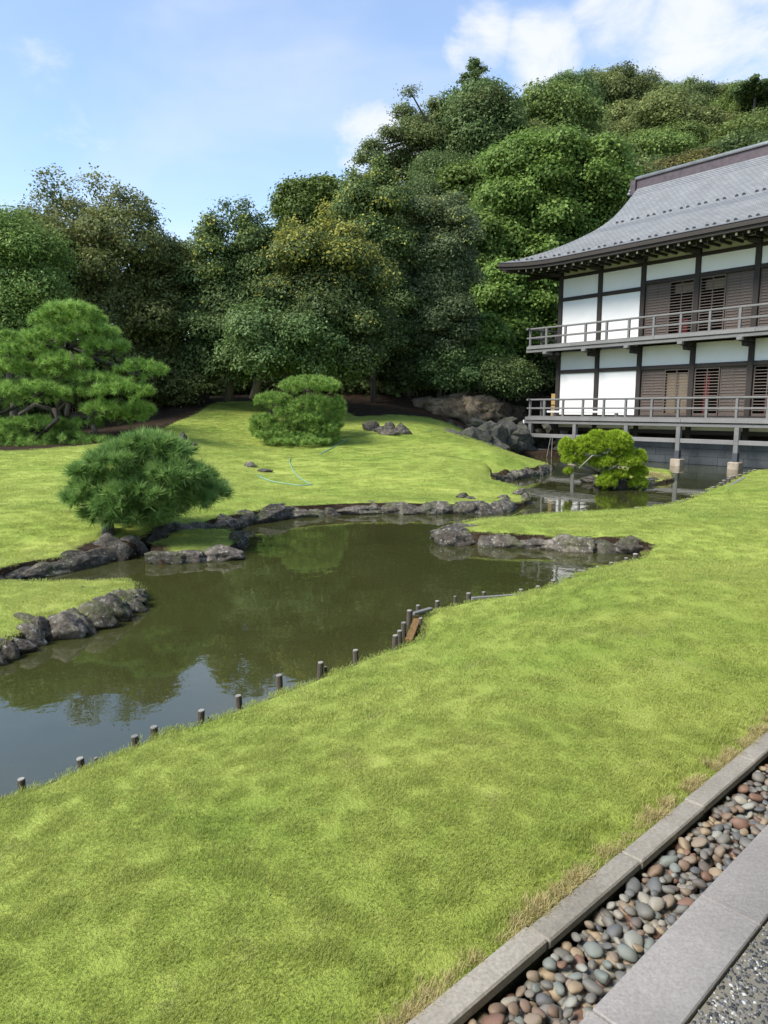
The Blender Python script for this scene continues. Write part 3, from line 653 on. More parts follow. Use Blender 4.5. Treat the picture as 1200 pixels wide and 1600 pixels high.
# exposed gravel grains set in the path
n = 16000; P = rng.uniform(0.6, 4.2, n); Q = Q_SR + .006 + rng.rand(n) ** 1.3 * .75
keep = ~((Q < Q_SR + .035) & (rng.rand(n) < .6)); P, Q = P[keep], Q[keep]; n = len(P)
ico = bmesh.new(); bmesh.ops.create_icosphere(ico, subdivisions=1, radius=1.0); iv = np.array([v.co[:] for v in ico.verts]); ifc = np.array([[v.index for v in f.verts] for f in ico.faces]); ico.free()
rad = rng.uniform(.0035, .0075, n); cen = PD[None] * P[:, None] + QD[None] * Q[:, None]
S3 = rad[:, None] * rng.uniform(.75, 1.4, (n, 3)); S3[:, 2] *= .6; th = rng.uniform(0, 6.28, n)
loc = iv[None] * S3[:, None, :] * (1 + .25 * rng.uniform(-1, 1, (n, len(iv), 1)))
x = loc[..., 0] * np.cos(th)[:, None] - loc[..., 1] * np.sin(th)[:, None]; y = loc[..., 0] * np.sin(th)[:, None] + loc[..., 1] * np.cos(th)[:, None]
V = np.stack([x + cen[:, None, 0], y + cen[:, None, 1], loc[..., 2] + KZ - .018], -1).reshape(-1, 3)
FF = (ifc[None] + (np.arange(n) * len(iv))[:, None, None]).reshape(-1, 3)
tag(mobj('path_grains', np_mesh('path_grains', V, FF, M['grain'], False, {'tint': ('FACE', np.repeat(rng.rand(n), len(ifc)))})), 'washed gravel grains set in the path surface', 'gravel', kind='stuff')

# ------------------------------------------------------------------ grass
def tuft_mesh(seed, n, rad, h, w, mat, lean=.5):
    r = np.random.RandomState(seed)
    a = r.uniform(0, 6.28, n); d = rad * np.sqrt(r.rand(n)); bx_, by_ = d * np.cos(a), d * np.sin(a)
    az = r.uniform(0, 6.28, n); hh = h * r.uniform(.55, 1.15, n); ln = hh * lean * r.uniform(.3, 1.5, n)
    dx, dy = np.cos(az), np.sin(az); wx, wy = -dy * w * .5, dx * w * .5
    b0 = np.c_[bx_ - wx, by_ - wy, 0 * d - .004]; b1 = np.c_[bx_ + wx, by_ + wy, 0 * d - .004]
    m0 = np.c_[bx_ + dx * ln * .35 - wx * .8, by_ + dy * ln * .35 - wy * .8, hh * .6]; m1 = np.c_[bx_ + dx * ln * .35 + wx * .8, by_ + dy * ln * .35 + wy * .8, hh * .6]
    tp = np.c_[bx_ + dx * ln, by_ + dy * ln, hh]
    V = np.stack([b0, b1, m0, m1, tp], 1).reshape(-1, 3); k = np.arange(n)[:, None] * 5
    Ft = np.vstack([k + [0, 1, 3], k + [0, 3, 2], k + [2, 3, 4]])
    tint = r.rand(n) ** 1.5
    return np_mesh('grass_tuft', V, Ft, mat, False, {'tint': ('FACE', np.r_[tint, tint, tint])})
def scatter(name, tufts, P, label):
    """P: x, y, z, rotation, scale"""
    tc_ = bpy.data.collections.new(name + '_source')
    for k, me in enumerate(tufts): tc_.objects.link(bpy.data.objects.new('%s_tuft' % name, me))
    me = bpy.data.meshes.new(name); n = len(P)
    me.vertices.add(n); me.vertices.foreach_set('co', np.ascontiguousarray(P[:, :3], np.float32).ravel())
    for k, an in ((3, 'rot'), (4, 'scl')):
        a = me.attributes.new(an, 'FLOAT', 'POINT'); a.data.foreach_set('value', np.ascontiguousarray(P[:, k], np.float32))
    a = me.attributes.new('idx', 'INT', 'POINT'); a.data.foreach_set('value', np.random.RandomState(2).randint(0, len(tufts), n).astype(np.int32))
    o = mobj(name, me); tag(o, label, 'grass', kind='stuff')
    ng = bpy.data.node_groups.new(name, 'GeometryNodeTree')
    ng.interface.new_socket('Geometry', in_out='INPUT', socket_type='NodeSocketGeometry'); ng.interface.new_socket('Geometry', in_out='OUTPUT', socket_type='NodeSocketGeometry')
    N = ng.nodes; L = ng.links
    gi, go = N.new('NodeGroupInput'), N.new('NodeGroupOutput'); ip = N.new('GeometryNodeInstanceOnPoints'); ci = N.new('GeometryNodeCollectionInfo')
    ci.inputs['Collection'].default_value = tc_; ci.inputs['Separate Children'].default_value = True; ci.inputs['Reset Children'].default_value = True
    def na(nm, ty):
        q = N.new('GeometryNodeInputNamedAttribute'); q.data_type = ty; q.inputs['Name'].default_value = nm; return q.outputs['Attribute']
    cx = N.new('ShaderNodeCombineXYZ'); L.new(na('rot', 'FLOAT'), cx.inputs['Z'])
    L.new(gi.outputs[0], ip.inputs['Points']); L.new(ci.outputs[0], ip.inputs['Instance']); ip.inputs['Pick Instance'].default_value = True
    L.new(na('idx', 'INT'), ip.inputs['Instance Index']); L.new(cx.outputs[0], ip.inputs['Rotation']); L.new(na('scl', 'FLOAT'), ip.inputs['Scale'])
    L.new(ip.outputs[0], go.inputs[0])
    md = o.modifiers.new('scatter', 'NODES'); md.node_group = ng
    return o
def lawn_points(y0, y1, dens, scl, seed, smin=0.03):
    r = np.random.RandomState(seed); x0, x1 = -.66 * y1 - 1, .66 * y1 + 1
    n = int((x1 - x0) * (y1 - y0) * dens); x = r.uniform(x0, x1, n); y = r.uniform(y0, y1, n)
    m = (np.abs(x) < .64 * y + .8); x, y = x[m], y[m]
    q = x * QD[0] + y * QD[1]
    sd, so_ = bil(TSD, x, y), bil(TS, x, y); so2 = so_ + r.normal(0, .07, len(so_))
    m = (sd > smin) & ((so2 < .52)) & (q < Q_OUT + .015); x, y = x[m], y[m]
    m = x < 13; x, y = x[m], y[m]
    z = bil(TZ, x, y)
    return np.c_[x, y, z, r.uniform(0, 6.28, len(x)), scl * r.uniform(.75, 1.25, len(x))]
NEART = [tuft_mesh(i, 120, .06, .0125, .0019, M['grass'], 1.1) for i in range(6)]
MIDT = [tuft_mesh(10 + i, 110, .10, .0125, .0034, M['grass'], 1.1) for i in range(5)]
FART = [tuft_mesh(20 + i, 100, .20, .012, .007, M['grass'], 1.1) for i in range(5)]
g1 = np.vstack([lawn_points(.6, 4.2, 330, 1.0, 1)])
scatter('lawn_grass_near', NEART, g1, 'short mown grass of the near lawn beside the stone kerb')
scatter('lawn_grass_middle', MIDT, np.vstack([lawn_points(4.2, 8.0, 150, 1.0, 2), lawn_points(8, 12, 90, 1.25, 3)]), 'short mown grass of the lawn along the pond')
scatter('lawn_grass_far', FART, lawn_points(12, 33, 55, 1.0, 4), 'short mown grass of the far rolling lawn')
# dry fringe along the kerb
DRYT = [tuft_mesh(30 + i, 30, .035, .022, .0023, M['drygrass'], 1.3) for i in range(4)]
r = np.random.RandomState(9); n = 1300; pp = r.uniform(.6, 9, n); qq = Q_OUT - np.abs(r.normal(0, .024, n)) - .010
xy = PD[None] * pp[:, None] + QD[None] * qq[:, None]
keep = np.array([mnoise.noise(Vector((a * 3.1, 0.2, 5))) > .02 for a in pp]) | (r.rand(n) < .18); xy = xy[keep]
scatter('dry_grass_fringe', DRYT, np.c_[xy, np.maximum(bil(TZ, xy[:, 0] - .05, xy[:, 1] + .05), KZ - .03), r.uniform(0, 6.28, len(xy)), r.uniform(.7, 1.2, len(xy))], 'straw-coloured dry grass fringe along the kerb')
# longer grass hanging over the bank
r = np.random.RandomState(12); sh = []
for line, zz, k in ((NEAR, .10, 60), (ROCKROW, .0, 30), (MOUND[13:], .0, 22), (ISLE_L, 0, 40), (PENIN, .16, 26)):
    Pn = lin([(x, y, zz) for x, y in line])
    for a, b in zip(Pn, Pn[1:]):
        if max(a[1], b[1]) > 30 or min(a[1], b[1]) < 1: continue
        for _ in range(int(np.linalg.norm(b - a) * k * (.25 if a[1] > 12 else 1)) + 1): sh.append(a + (b - a) * r.rand() + r.normal(0, .05, 2))
sh = np.array(sh); sdv = land_sd(sh)[0]; mm = (sdv > .02) & (sdv < .3); sh = sh[mm]
EDGET = [tuft_mesh(50 + i, 40, .09, .022, .004, M['grass'], 1.2) for i in range(4)]
scatter('bank_grass', EDGET, np.c_[sh, bil(TZ, sh[:, 0], sh[:, 1]), r.uniform(0, 6.28, len(sh)), r.uniform(.6, 1.15, len(sh))], 'longer grass hanging over the edge of the pond banks')

# ------------------------------------------------------------------ stakes and boards along the near bank
ords = ['first', 'second', 'third', 'fourth', 'fifth', 'sixth', 'seventh', 'eighth', 'ninth', 'tenth', 'eleventh', 'twelfth', 'thirteenth', 'fourteenth', 'fifteenth', 'sixteenth', 'seventeenth']
def stake(px, yt, yb, wpx, label, group, zf=0.05):
    p = at(px, yb, zf); k = p[1] / F; h = (yb - yt) * k * 1.12; r_ = wpx * k * .52
    t = tag(empty('log_stake', (p[0], p[1], 0)), label, 'stake', group)
    lx, ly = rr.uniform(-.06, .06) * h, rr.uniform(-.05, .05) * h
    MB().tube([(0, 0, -.3), (lx * .3, ly * .3, zf + h * .35), (lx, ly, zf + h - .004)], [r_, r_ * rr.uniform(.95, 1.05), r_ * .98], 10).build('stake_shaft', M['stake'], t)
    MB().tube([(lx, ly, zf + h - .006), (lx, ly, zf + h + .002)], [r_ * .95, r_ * .86], 10).build('stake_top', M['stakeend'], t)
    return t
G1 = 'log stakes along the near bank'
big_st = [(35, 1217, 1240, 12), (128, 1184, 1205, 12), (212, 1150, 1172, 12), (241, 1135, 1159, 12), (314, 1110, 1133, 11), (374, 1087, 1107, 10.5), (437, 1055, 1079, 10.5), (500, 1035, 1057, 9.5), (556, 1016, 1030, 9)]
for k, a in enumerate(big_st): stake(*a, '%s thick pale-topped log stake from the left along the near bank' % ords[k], G1)
for k, a in enumerate([(151, 1184, 1197, 6), (231, 1157, 1166, 3.5), (261, 1142, 1149, 5), (328, 1120, 1129, 5), (509, 1042, 1054, 5), (59, 1226, 1232, 4)]):
    stake(*a, ['thin broken stake stump right of the second thick log stake', 'thinnest stake stump beside the third thick log stake', 'low stub of a stake right of the fourth thick log stake', 'short dark stub right of the fifth thick log stake', 'short dark stub right of the eighth thick log stake', 'lowest stub near the left end of the near bank'][k], 'broken stubs along the near bank')
for k, a in enumerate([(617, 993, 1006, 9), (624, 986, 999, 8), (630, 973, 986, 8.5), (639, 954, 968, 8.5), (653, 946, 953, 7), (657, 966, 976, 6)]):
    stake(*a, '%s stake round the notch with the orange plank, counted from the nearest' % ords[k], 'stakes round the plank notch')
for k, a in enumerate([(683, 939, 944, 7), (711, 932, 937, 5), (732, 927, 936, 8), (756, 925, 930, 6), (814, 921, 926, 7), (840, 916, 925, 7), (864, 907, 918, 8), (889, 901, 911, 7), (912, 892, 902, 7), (934, 885, 893, 7), (955, 879, 886, 7), (978, 872, 878, 6), (993, 866, 876, 8)]):
    stake(*a, '%s small stake from the plank notch towards the grass point' % ords[k], 'small stakes in the middle of the bank')
for k, a in enumerate([(994, 793, 797, 7), (1044, 789, 795, 6), (1064, 783, 788, 5), (1075, 779, 785, 5), (1090, 774, 780, 6), (1097, 771, 778, 6), (1108, 765, 772, 6), (1115, 761, 768, 7), (1125, 755, 764, 6), (1131, 751, 760, 6), (1138, 748, 757, 6), (1146, 744, 751, 6), (1155, 742, 748, 5), (1163, 739, 745, 5), (1171, 736, 742, 5), (1179, 734, 739, 5)]):
    stake(*a, '%s small stake on the far bank near the veranda footings, from the left' % ords[k], 'small stakes near the veranda', .12)
def board(p0, p1, wpx, th, z, label, mat):
    a, b = at(*p0, z), at(*p1, z); d = b - a; L = np.linalg.norm(d[:2]); wv = wpx * (a[1] + b[1]) / 2 / F
    o = MB().box(0, L, -wv / 2, wv / 2, -th, 0).build('plank', mat, bevel=.004); o.location = a; o.rotation_euler = (0, 0, math.atan2(d[1], d[0])); tag(o, label, 'plank')
board((639, 998), (653, 963), 12, .03, .07, 'orange-brown plank lying in the notch of the near bank', M['orangewood'])
board((645, 957), (674, 949), 8, .03, .13, 'short grey board at the back of the plank notch', M['greywood'])
board((737, 933), (822, 927), 5, .035, .12, 'long pale board lying along the bank behind small stakes', M['boardwood'])
board((1110, 774), (1164, 745), 5, .04, .20, 'pale board edging the far bank near the veranda footings', M['boardwood'])
board((-12, 1251), (14, 1241), 8, .02, .06, 'thin dark plank floating at the left end of the near bank', M['stake'])

# ------------------------------------------------------------------ hoses on the lawn
def hose(pts, label, rad=.013, closed=False):
    P = []
    for a, b in zip(pts, pts[1:]):
        for k in range(6): P.append([a[i] + (b[i] - a[i]) * k / 6 for i in range(3)])
    P.append(pts[-1]); W_ = []
    for px, py, d in P:
        q = atd(px, py, d); W_.append((q[0], q[1], ground(q[0], q[1]) + .02))
    tag(MB().tube(W_, rad, 6).build('garden_hose', M['hose'], smooth=True), label, 'hose')
hose([(487, 754, 17.1), (478, 750, 17.4), (466, 744, 17.9), (458, 733, 18.7), (452, 720, 19.8), (454, 713, 20.5)], 'pale green hose bending up the middle of the far lawn')
hose([(487, 755, 17.1), (470, 758, 16.9), (445, 757, 17.0), (425, 755, 17.1), (408, 750, 17.4), (402, 747, 17.6), (407, 745, 17.7), (409, 749, 17.5)], 'pale green hose lying flat with a small coil at its end')
hose([(500, 711, 21.2), (515, 703, 22.2), (530, 693, 23.4), (548, 684, 24.8)], 'pale green hose right of the round clipped pine')
hose([(664, 688, 27), (673, 684, 27.4), (684, 676, 28)], 'pale hose hanging over the boulders of the retaining wall', .012)

# ------------------------------------------------------------------ the hall over the water
SV = np.array([.63500252, -.77251006]); O2 = np.array([11.30476, 27.18073])
hall = tag(empty('temple_hall', (O2[0], O2[1], 0), math.atan2(SV[1], SV[0])), 'two-storey white-walled temple hall with grey roof and verandas over the pond', 'temple hall')
DW, GW, BWD = M['darkwood'], M['greywood'], M['boardwood']
XL, XR, YW, YB = -7.3, 9.0, .9, 9.0
COLS = [-6.40, -4.37, -2.36, -.10, 2.10, 4.30, 6.5, 8.7]
# lower veranda
bx('deck_floor', BWD, hall, XL, XR, -.02, YW + .02, 1.70, 1.797); bx('deck_floor', BWD, hall, XL, -6.3, YW + .02, YB, 1.70, 1.797)
for a, b in ((XL - .12, -3.9), (-3.894, .1), (.106, 4.2), (4.206, XR)): bx('deck_edge_board', BWD, hall, a, b, -.10, -.022, 1.655 + rr.uniform(-.004, .004), 1.80 + rr.uniform(-.006, .006), bevel=.008)
bx('deck_edge_board', BWD, hall, XL - .1, XL - .002, -.02, YB, 1.655, 1.80, bevel=.008)
bx('deck_beam', GW, hall, XL - .2, XR, -.04, .10, 1.50, 1.63, bevel=.01); bx('deck_beam', GW, hall, XL + .04, XL + .2, .102, YB, 1.50, 1.63, bevel=.01)
bx('beam_end', M['white'], hall, XL - .26, XL - .2, -.05, .11, 1.49, 1.66)
PILES = [-7.17, -4.74, -2.24, 0.0, 2.2, 4.4, 6.6]
for k, x in enumerate(PILES):
    z0 = .30 if k == 0 else .27
    p = MB().box(x - .085, x + .085, -.05, .12, z0 + .30, 1.498).build('veranda_post', GW, hall, bevel=.012)
    bx('post_sleeve', M['sleeve'], p, x - .09, x + .09, -.055, .125, z0, z0 + .298, bevel=.004)
    if k: MB().box(x - .2, x + .2, -.17, .23, -.45, .268).build('footing_stone', M['footing'], hall, bevel=.03)
    if k < len(PILES) - 1: bx('brace_rail', BWD, hall, x + .087, PILES[k + 1] - .087, -.03, .10, .88, 1.045, bevel=.01)
for y in (2.4, 4.6, 6.8):
    bx('veranda_post', GW, hall, -7.25, -7.08, y, y + .17, .3, 1.498, bevel=.012)
# railings
def railing(zb, zm, zt, posts, xl, xr, top_over, name='railing'):
    for x in posts: bx('rail_post', GW, hall, x - .045, x + .045, -.03, .06, zb, zt - .035, bevel=.006)
    MB().tube([(xl - top_over, .015, zt), (xr, .015, zt)], .045, 8).build('top_rail', GW, hall)
    bx('middle_rail', GW, hall, xl - top_over * .8, xr, -.04, -.032 + .10, zm - .04, zm + .035, bevel=.008)
    MB().tube([(xl, -top_over, zt + .004), (xl, YB, zt + .004)], .043, 8).build('top_rail', GW, hall)
    bx('middle_rail', GW, hall, xl - .045, xl + .047, .07, YB, zm - .036, zm + .032, bevel=.008)
    bx('bottom_rail', GW, hall, xl - .1, xr, -.035, .065, zb + .002, zb + .05, bevel=.006)
    for y in (.84, 1.9, 3.0, 4.1, 5.2, 6.3): bx('rail_post', GW, hall, xl - .045, xl + .045, y - .045, y + .045, zb, zt - .035, bevel=.006)
LP = [-7.22, -6.41, -5.40, -4.37, -3.34, -2.32, -1.17, -.07, 1.03, 2.13, 3.2, 4.3, 5.4]
railing(1.80, 2.195, 2.575, LP, -7.22, XR, .2)
UP = [-7.32, -6.42, -5.42, -4.39, -3.37, -2.35, -1.27, -.17, .94, 2.02, 3.15, 4.25, 5.4]
railing(4.95, 5.34, 5.735, UP, -7.32, XR, .22)
# upper veranda
bx('deck_floor', BWD, hall, XL - .05, XR, -.02, YW + .02, 4.86, 4.947); bx('deck_floor', BWD, hall, XL - .05, -6.3, YW + .02, YB, 4.86, 4.947)
for a, b in ((XL - .14, -5.0), (-4.994, -1.2), (-1.194, 2.6), (2.606, XR)): bx('deck_edge_board', BWD, hall, a, b, -.10, -.022, 4.835 + rr.uniform(-.004, .004), 4.95 + rr.uniform(-.004, .004), bevel=.008)
bx('deck_edge_board', BWD, hall, XL - .14, XL - .05, -.018, YB, 4.835, 4.95, bevel=.008)
bx('deck_beam', GW, hall, XL - .2, XR, -.05, .10, 4.69, 4.815, bevel=.01); bx('deck_beam', GW, hall, XL + .0, XL + .15, .102, YB, 4.69, 4.815, bevel=.01)
for x in COLS:
    b = bx('veranda_bracket', GW if x < -6 else DW, hall, x - .10, x + .10, .02, .86, 4.56, 4.688, bevel=.015)
    bx('bracket_nose', GW, b, x - .102, x + .102, -.16, .018, 4.57, 4.687, bevel=.02)
    bx('bracket_step', DW, b, x - .09, x + .09, .25, .86, 4.40, 4.558, bevel=.03)
    bx('bracket_step', DW, b, x - .17, x + .17, .32, .47, 4.562, 4.684, bevel=.02)
b = bx('veranda_bracket', GW, hall, XL + .05, -6.42, .8, .98, 4.56, 4.686, bevel=.03); bx('bracket_step', GW, b, -6.95, -6.42, .81, .97, 4.42, 4.558, bevel=.03)
# frame and walls; y of the wall face is YW
def panel(x0, x1, z0, z1, mat='plaster', name='wall_panel'): return bx(name, M[mat], hall, x0, x1, YW + .05, YW + .12, z0, z1)
for k, x in enumerate(COLS):
    bx('column', DW, hall, x - .10, x + .10, YW - .03, YW + .17, 1.0, 8.14, bevel=.012)
for a, b in zip(COLS, COLS[1:]):
    i = COLS.index(a); L_, R_ = a + .102, b - .102; white = i < 2
    panel(L_, R_, 3.905, 4.69); panel(L_, R_, 8.022, 8.40, 'cream', 'eave_panel')
    zn = 7.0 if white else 7.2
    panel(L_, R_, zn + .082, 7.878)
    bx('cross_beam', DW, hall, L_, R_, YW - .015, YW + .13, 3.742, 3.90, bevel=.008)
    bx('cross_beam', DW, hall, L_, R_, YW - .015, YW + .13, zn - .078, zn + .078, bevel=.008)
    bx('cross_beam', DW, hall, L_, R_, YW - .005, YW + .13, 7.882, 8.018, bevel=.008)
    bx('sill_beam', DW, hall, L_, R_, YW - .015, YW + .13, 1.80, 1.91, bevel=.006); bx('sill_beam', DW, hall, L_, R_, YW - .015, YW + .13, 4.95, 5.03, bevel=.006)
    bx('under_panel', M['cream'], hall, L_, R_, YW + .03, YW + .1, 1.34, 1.52); bx('under_beam', DW, hall, L_, R_, YW - .02, YW + .13, 1.18, 1.338)
    bx('eave_beam', DW, hall, L_, R_, YW - .04, YW + .12, 8.402, 8.5)
    if white:
        panel(L_, R_, 1.912, 3.74); panel(L_, R_, 5.032, zn - .08)
    else:
        for fl, (z0, z1) in enumerate(((1.912, 3.738), (5.032, zn - .08))):
            mid = (L_ + R_) / 2; openR = (i % 2 == 0) == (fl == 0 or True)
            # which half is the closed board shutter and which the open lattice, per bay and floor
            closed = {(2, 0): (True, 'tan'), (2, 1): (True, False), (3, 0): (False, True), (3, 1): (False, True), (4, 0): (False, 'tan'), (4, 1): (True, True)}.get((i, fl), (True, False))
            for hlf, (u0, u1) in enumerate(((L_ + .01, mid - .004), (mid + .004, R_ - .01))):
                yy = YW + (.03 if hlf == (0 if i % 2 else 1) else .075)
                fr = MB(); st = .045
                fr.box(u0, u0 + st, yy, yy + .035, z0, z1).box(u1 - st, u1, yy, yy + .035, z0, z1)
                fr.box(u0 + st, u1 - st, yy, yy + .035, z0, z0 + .09).box(u0 + st, u1 - st, yy, yy + .035, z1 - .06, z1)
                um = (u0 + u1) / 2; fr.box(um - .018, um + .018, yy + .002, yy + .033, z0 + .09, z1 - .06)
                d = fr.build('lattice_door', M['shutter'], hall)
                sl_ = MB(); nz = int((z1 - z0) / .115)
                for q in range(1, nz):
                    zz = z0 + .09 + q * (z1 - z0 - .15) / nz
                    for a0, a1 in ((u0 + st, um - .018), (um + .018, u1 - st)): sl_.box(a0, a1, yy - .006, yy + .02, zz - .013, zz + .013)
                tag(sl_.build('door_slats', M['slat'], d), kind='stuff')
                cl = closed[hlf]
                if cl is True: bx('shutter_board', M['shutter'], d, u0 + st, u1 - st, yy + .021, yy + .034, z0 + .09, z1 - .06)
                elif cl == 'tan': bx('paper_screen', M['screen'], d, u0 + st, u1 - st, yy + .12, yy + .134, z0 + .03, z1 - .2)
                elif fl == 1: bx('paper_screen', M['screen'], d, u0 + st, u1 - st, yy + .35, yy + .36, z1 - .42, z1 - .05)
bx('eave_beam', DW, hall, COLS[0] - .35, COLS[0] - .102, YW - .04, YW + .12, 8.402, 8.5)
# side wall, interior, back
for z0, z1 in ((1.0, 8.4),): bx('side_wall', M['plaster'], hall, COLS[0] - .02, COLS[0] + .05, YW + .18, YB - .2, z0, z1)
bx('back_wall', M['plaster'], hall, COLS[0], XR, YB - .2, YB - .1, 1.0, 8.4)
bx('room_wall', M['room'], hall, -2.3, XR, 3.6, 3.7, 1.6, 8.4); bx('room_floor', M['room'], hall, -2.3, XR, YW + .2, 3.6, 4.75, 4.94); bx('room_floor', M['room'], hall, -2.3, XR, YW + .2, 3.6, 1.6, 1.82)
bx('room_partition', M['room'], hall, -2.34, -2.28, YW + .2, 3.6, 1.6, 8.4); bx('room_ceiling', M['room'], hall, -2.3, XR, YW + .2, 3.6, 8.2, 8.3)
bx('end_wall', M['plaster'], hall, XR - .05, XR, YW + .1, YB, 1.0, 8.4)
bx('red_curtain', M['red'], hall, .20, .42, YW + .45, YW + .50, 1.95, 3.6); bx('red_curtain', M['red'], hall, .60, 1.0, YW + 1.2, YW + 1.25, 1.95, 3.0)
bx('red_curtain', M['red'], hall, 2.3, 2.7, YW + .9, YW + .95, 1.95, 2.7); bx('folding_screen', M['screen'], hall, 2.75, 3.6, YW + .5, YW + .55, 1.9, 3.5)
bx('red_curtain', M['red'], hall, -1.1, -.7, YW + .6, YW + .65, 5.0, 5.7)
# stone foundation, block by block
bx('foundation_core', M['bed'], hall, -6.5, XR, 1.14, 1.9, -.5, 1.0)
zc = -.45
for rI, hgt in enumerate((.45, .32, .30, .36)):
    x = -6.55 - (rI % 2) * .4
    while x < 6.5:
        wv = rr.uniform(.8, 1.15); bx('foundation_block', M['foundation'], hall, max(x, -6.55) + .004, x + wv - .004, 1.10 + rr.uniform(0, .008), 1.15, zc + .004, zc + hgt - .004, bevel=.006); x += wv
    zc += hgt
bx('underfloor_shade', M['room'], hall, -6.5, XR, 1.75, 1.9, .98, 1.7)  # dark-coloured box stands in for the shade in the gap under the floor
# eaves
YE = -.9
def lift(x): return .28 * max(0, (-5 - x) / 3.6) ** 2
def zprof(t): return 8.42 + 3.83 * (.62 * t + .38 * t * t)
def yt(t): return YE + 5.4 * t
LB = [(-.9, -8.61), (-.18, -7.62), (.44, -6.7), (1.13, -5.86), (1.71, -5.3), (2.12, -5.06), (2.61, -4.94), (3.01, -4.92), (4.5, -4.92)]     # left boundary of the front slope
def xl_at(y): return float(np.interp(y, [a for a, _ in LB], [b for _, b in LB]))
NC, NX = 46, 56; vs, fs, uvs = [], [], []
for c_ in range(NC):
    for t_, up in ((c_ / NC, .018), ((c_ + 1) / NC, 0.0)):
        y = yt(t_); x0 = xl_at(y)
        for k in range(NX + 1):
            x = x0 + (XR - x0) * (k / NX) ** 1.25
            vs.append((x, y, zprof(t_) + lift(x) * (1 - t_) ** 2 + up)); uvs.append((x, t_ * 6.75))
nr = NX + 1
for c_ in range(NC):
    b0 = 2 * c_ * nr
    for k in range(NX): fs.append((b0 + k, b0 + k + 1, b0 + nr + k + 1, b0 + nr + k))
    if c_ < NC - 1:
        for k in range(NX): fs.append((b0 + nr + k, b0 + nr + k + 1, b0 + 2 * nr + k + 1, b0 + 2 * nr + k))
me = bpy.data.meshes.new('roof'); me.from_pydata(vs, [], fs); ul = me.uv_layers.new(name='UVMap')
lv = np.empty(len(me.loops), np.int32); me.loops.foreach_get('vertex_index', lv); ul.data.foreach_set('uv', np.array(uvs, np.float32)[lv].ravel()); me.materials.append(M['roof'])
roof = mobj('roof', me, hall)
# left hip slope, gable and rear slope
vs, fs = [], []; hipn = 20
for j in range(hipn + 1):
    y, x = np.interp(j / hipn, np.linspace(0, 1, len(LB)), [a for a, _ in LB]), None; x = xl_at(y); t_ = (y - YE) / 5.4
    z = zprof(t_) + lift(x) * (1 - t_) ** 2
    vs += [(x, y, z), (x, 9.9 - y, z)]
for j in range(hipn): fs.append((2 * j, 2 * j + 2, 2 * j + 3, 2 * j + 1))
MB().add(vs, fs).build('hip_slope', M['roof'], roof)
vs, fs = [], []
for j in range(13):
    t_ = j / 12; vs += [(xl_at(yt(t_)), 9.9 - yt(t_), zprof(t_)), (XR, 9.9 - yt(t_), zprof(t_))]
for j in range(12): fs.append((2 * j, 2 * j + 1, 2 * j + 3, 2 * j + 2))
MB().add(vs, fs).build('rear_slope', M['roof'], roof)
# eave fascia following the upturned corner, front and left
def sweep(name, mat, parent, fn, xs, y0, y1, z0, z1):
    mb = MB(); vs = []; 
    for x in xs:
        l_ = fn(x); vs += [(x, y0, z0 + l_), (x, y1, z0 + l_), (x, y1, z1 + l_), (x, y0, z1 + l_)]
    fs = [(0, 1, 2, 3), tuple(4 * (len(xs) - 1) + i for i in (3, 2, 1, 0))]
    for k in range(len(xs) - 1):
        for i in range(4): fs.append((4 * k + i, 4 * k + (i + 1) % 4, 4 * k + 4 + (i + 1) % 4, 4 * k + 4 + i))
    return mb.add(vs, fs).build(name, mat, parent)
xs = list(np.linspace(-8.58, -5, 16)) + [-2, 2, XR]
M['fascia'] = wood('eave_timber', (0.020, 0.016, 0.013), (0.048, 0.038, 0.032), 0.8, (20, 3, 3))
sweep('eave_fascia', M['fascia'], hall, lift, xs, YE + .02, YE + .12, 8.27, 8.415); sweep('eave_fascia', M['darkwood'], hall, lift, xs, YE + .09, YE + .24, 8.15, 8.268)
sweep('eave_soffit', M['darkwood'], hall, lift, xs, YE + .2, YW + .1, 8.34, 8.38)
sf = MB(); sf.box(-8.56, -8.45, YE + .1, 9.5, 8.40, 8.66); sf.build('eave_fascia', M['fascia'], hall)
MB().add([(-8.5, YE + .2, 8.56), (-6.3, YE + .2, 8.38), (-6.3, 9.4, 8.38), (-8.5, 9.4, 8.56)], [(0, 1, 2, 3)]).build('eave_soffit', DW, hall)
x = -8.06
rx = []
while x < 8.5: rx.append(x); x += .4165
for x in rx:
    l_ = lift(x)
    r_ = bx('flying_rafter', DW, hall, x - .035, x + .035, -.54, .35, 8.09 + l_, 8.165 + l_); bx('rafter_tip', M['white'], r_, x - .037, x + .037, -.553, -.541, 8.075 + l_, 8.165 + l_)
    if x > -7.4:
        r_ = bx('base_rafter', DW, hall, x - .04, x + .04, -.12, YW - .02, 8.10 + l_ * .6, 8.19 + l_ * .6); bx('rafter_tip', M['cream'], r_, x - .042, x + .042, -.131, -.121, 8.085 + l_ * .6, 8.19 + l_ * .6)
bx('rafter_support', DW, hall, -7.6, XR, -.30, -.14, 8.20, 8.27); bx('hip_rafter', DW, hall, -8.3, -6.35, .84, .96, 8.05, 8.25)
vsr = MB(); vsr.add([(-8.4, -.72, 8.28), (-8.28, -.84, 8.28), (-6.3, 1.0, 8.05), (-6.42, 1.1, 8.05), (-8.4, -.72, 8.46), (-8.28, -.84, 8.46), (-6.3, 1.0, 8.25), (-6.42, 1.1, 8.25)], [(0, 3, 2, 1), (4, 5, 6, 7), (0, 1, 5, 4), (1, 2, 6, 5), (2, 3, 7, 6), (3, 0, 4, 7)]); vsr.build('hip_rafter', DW, hall)
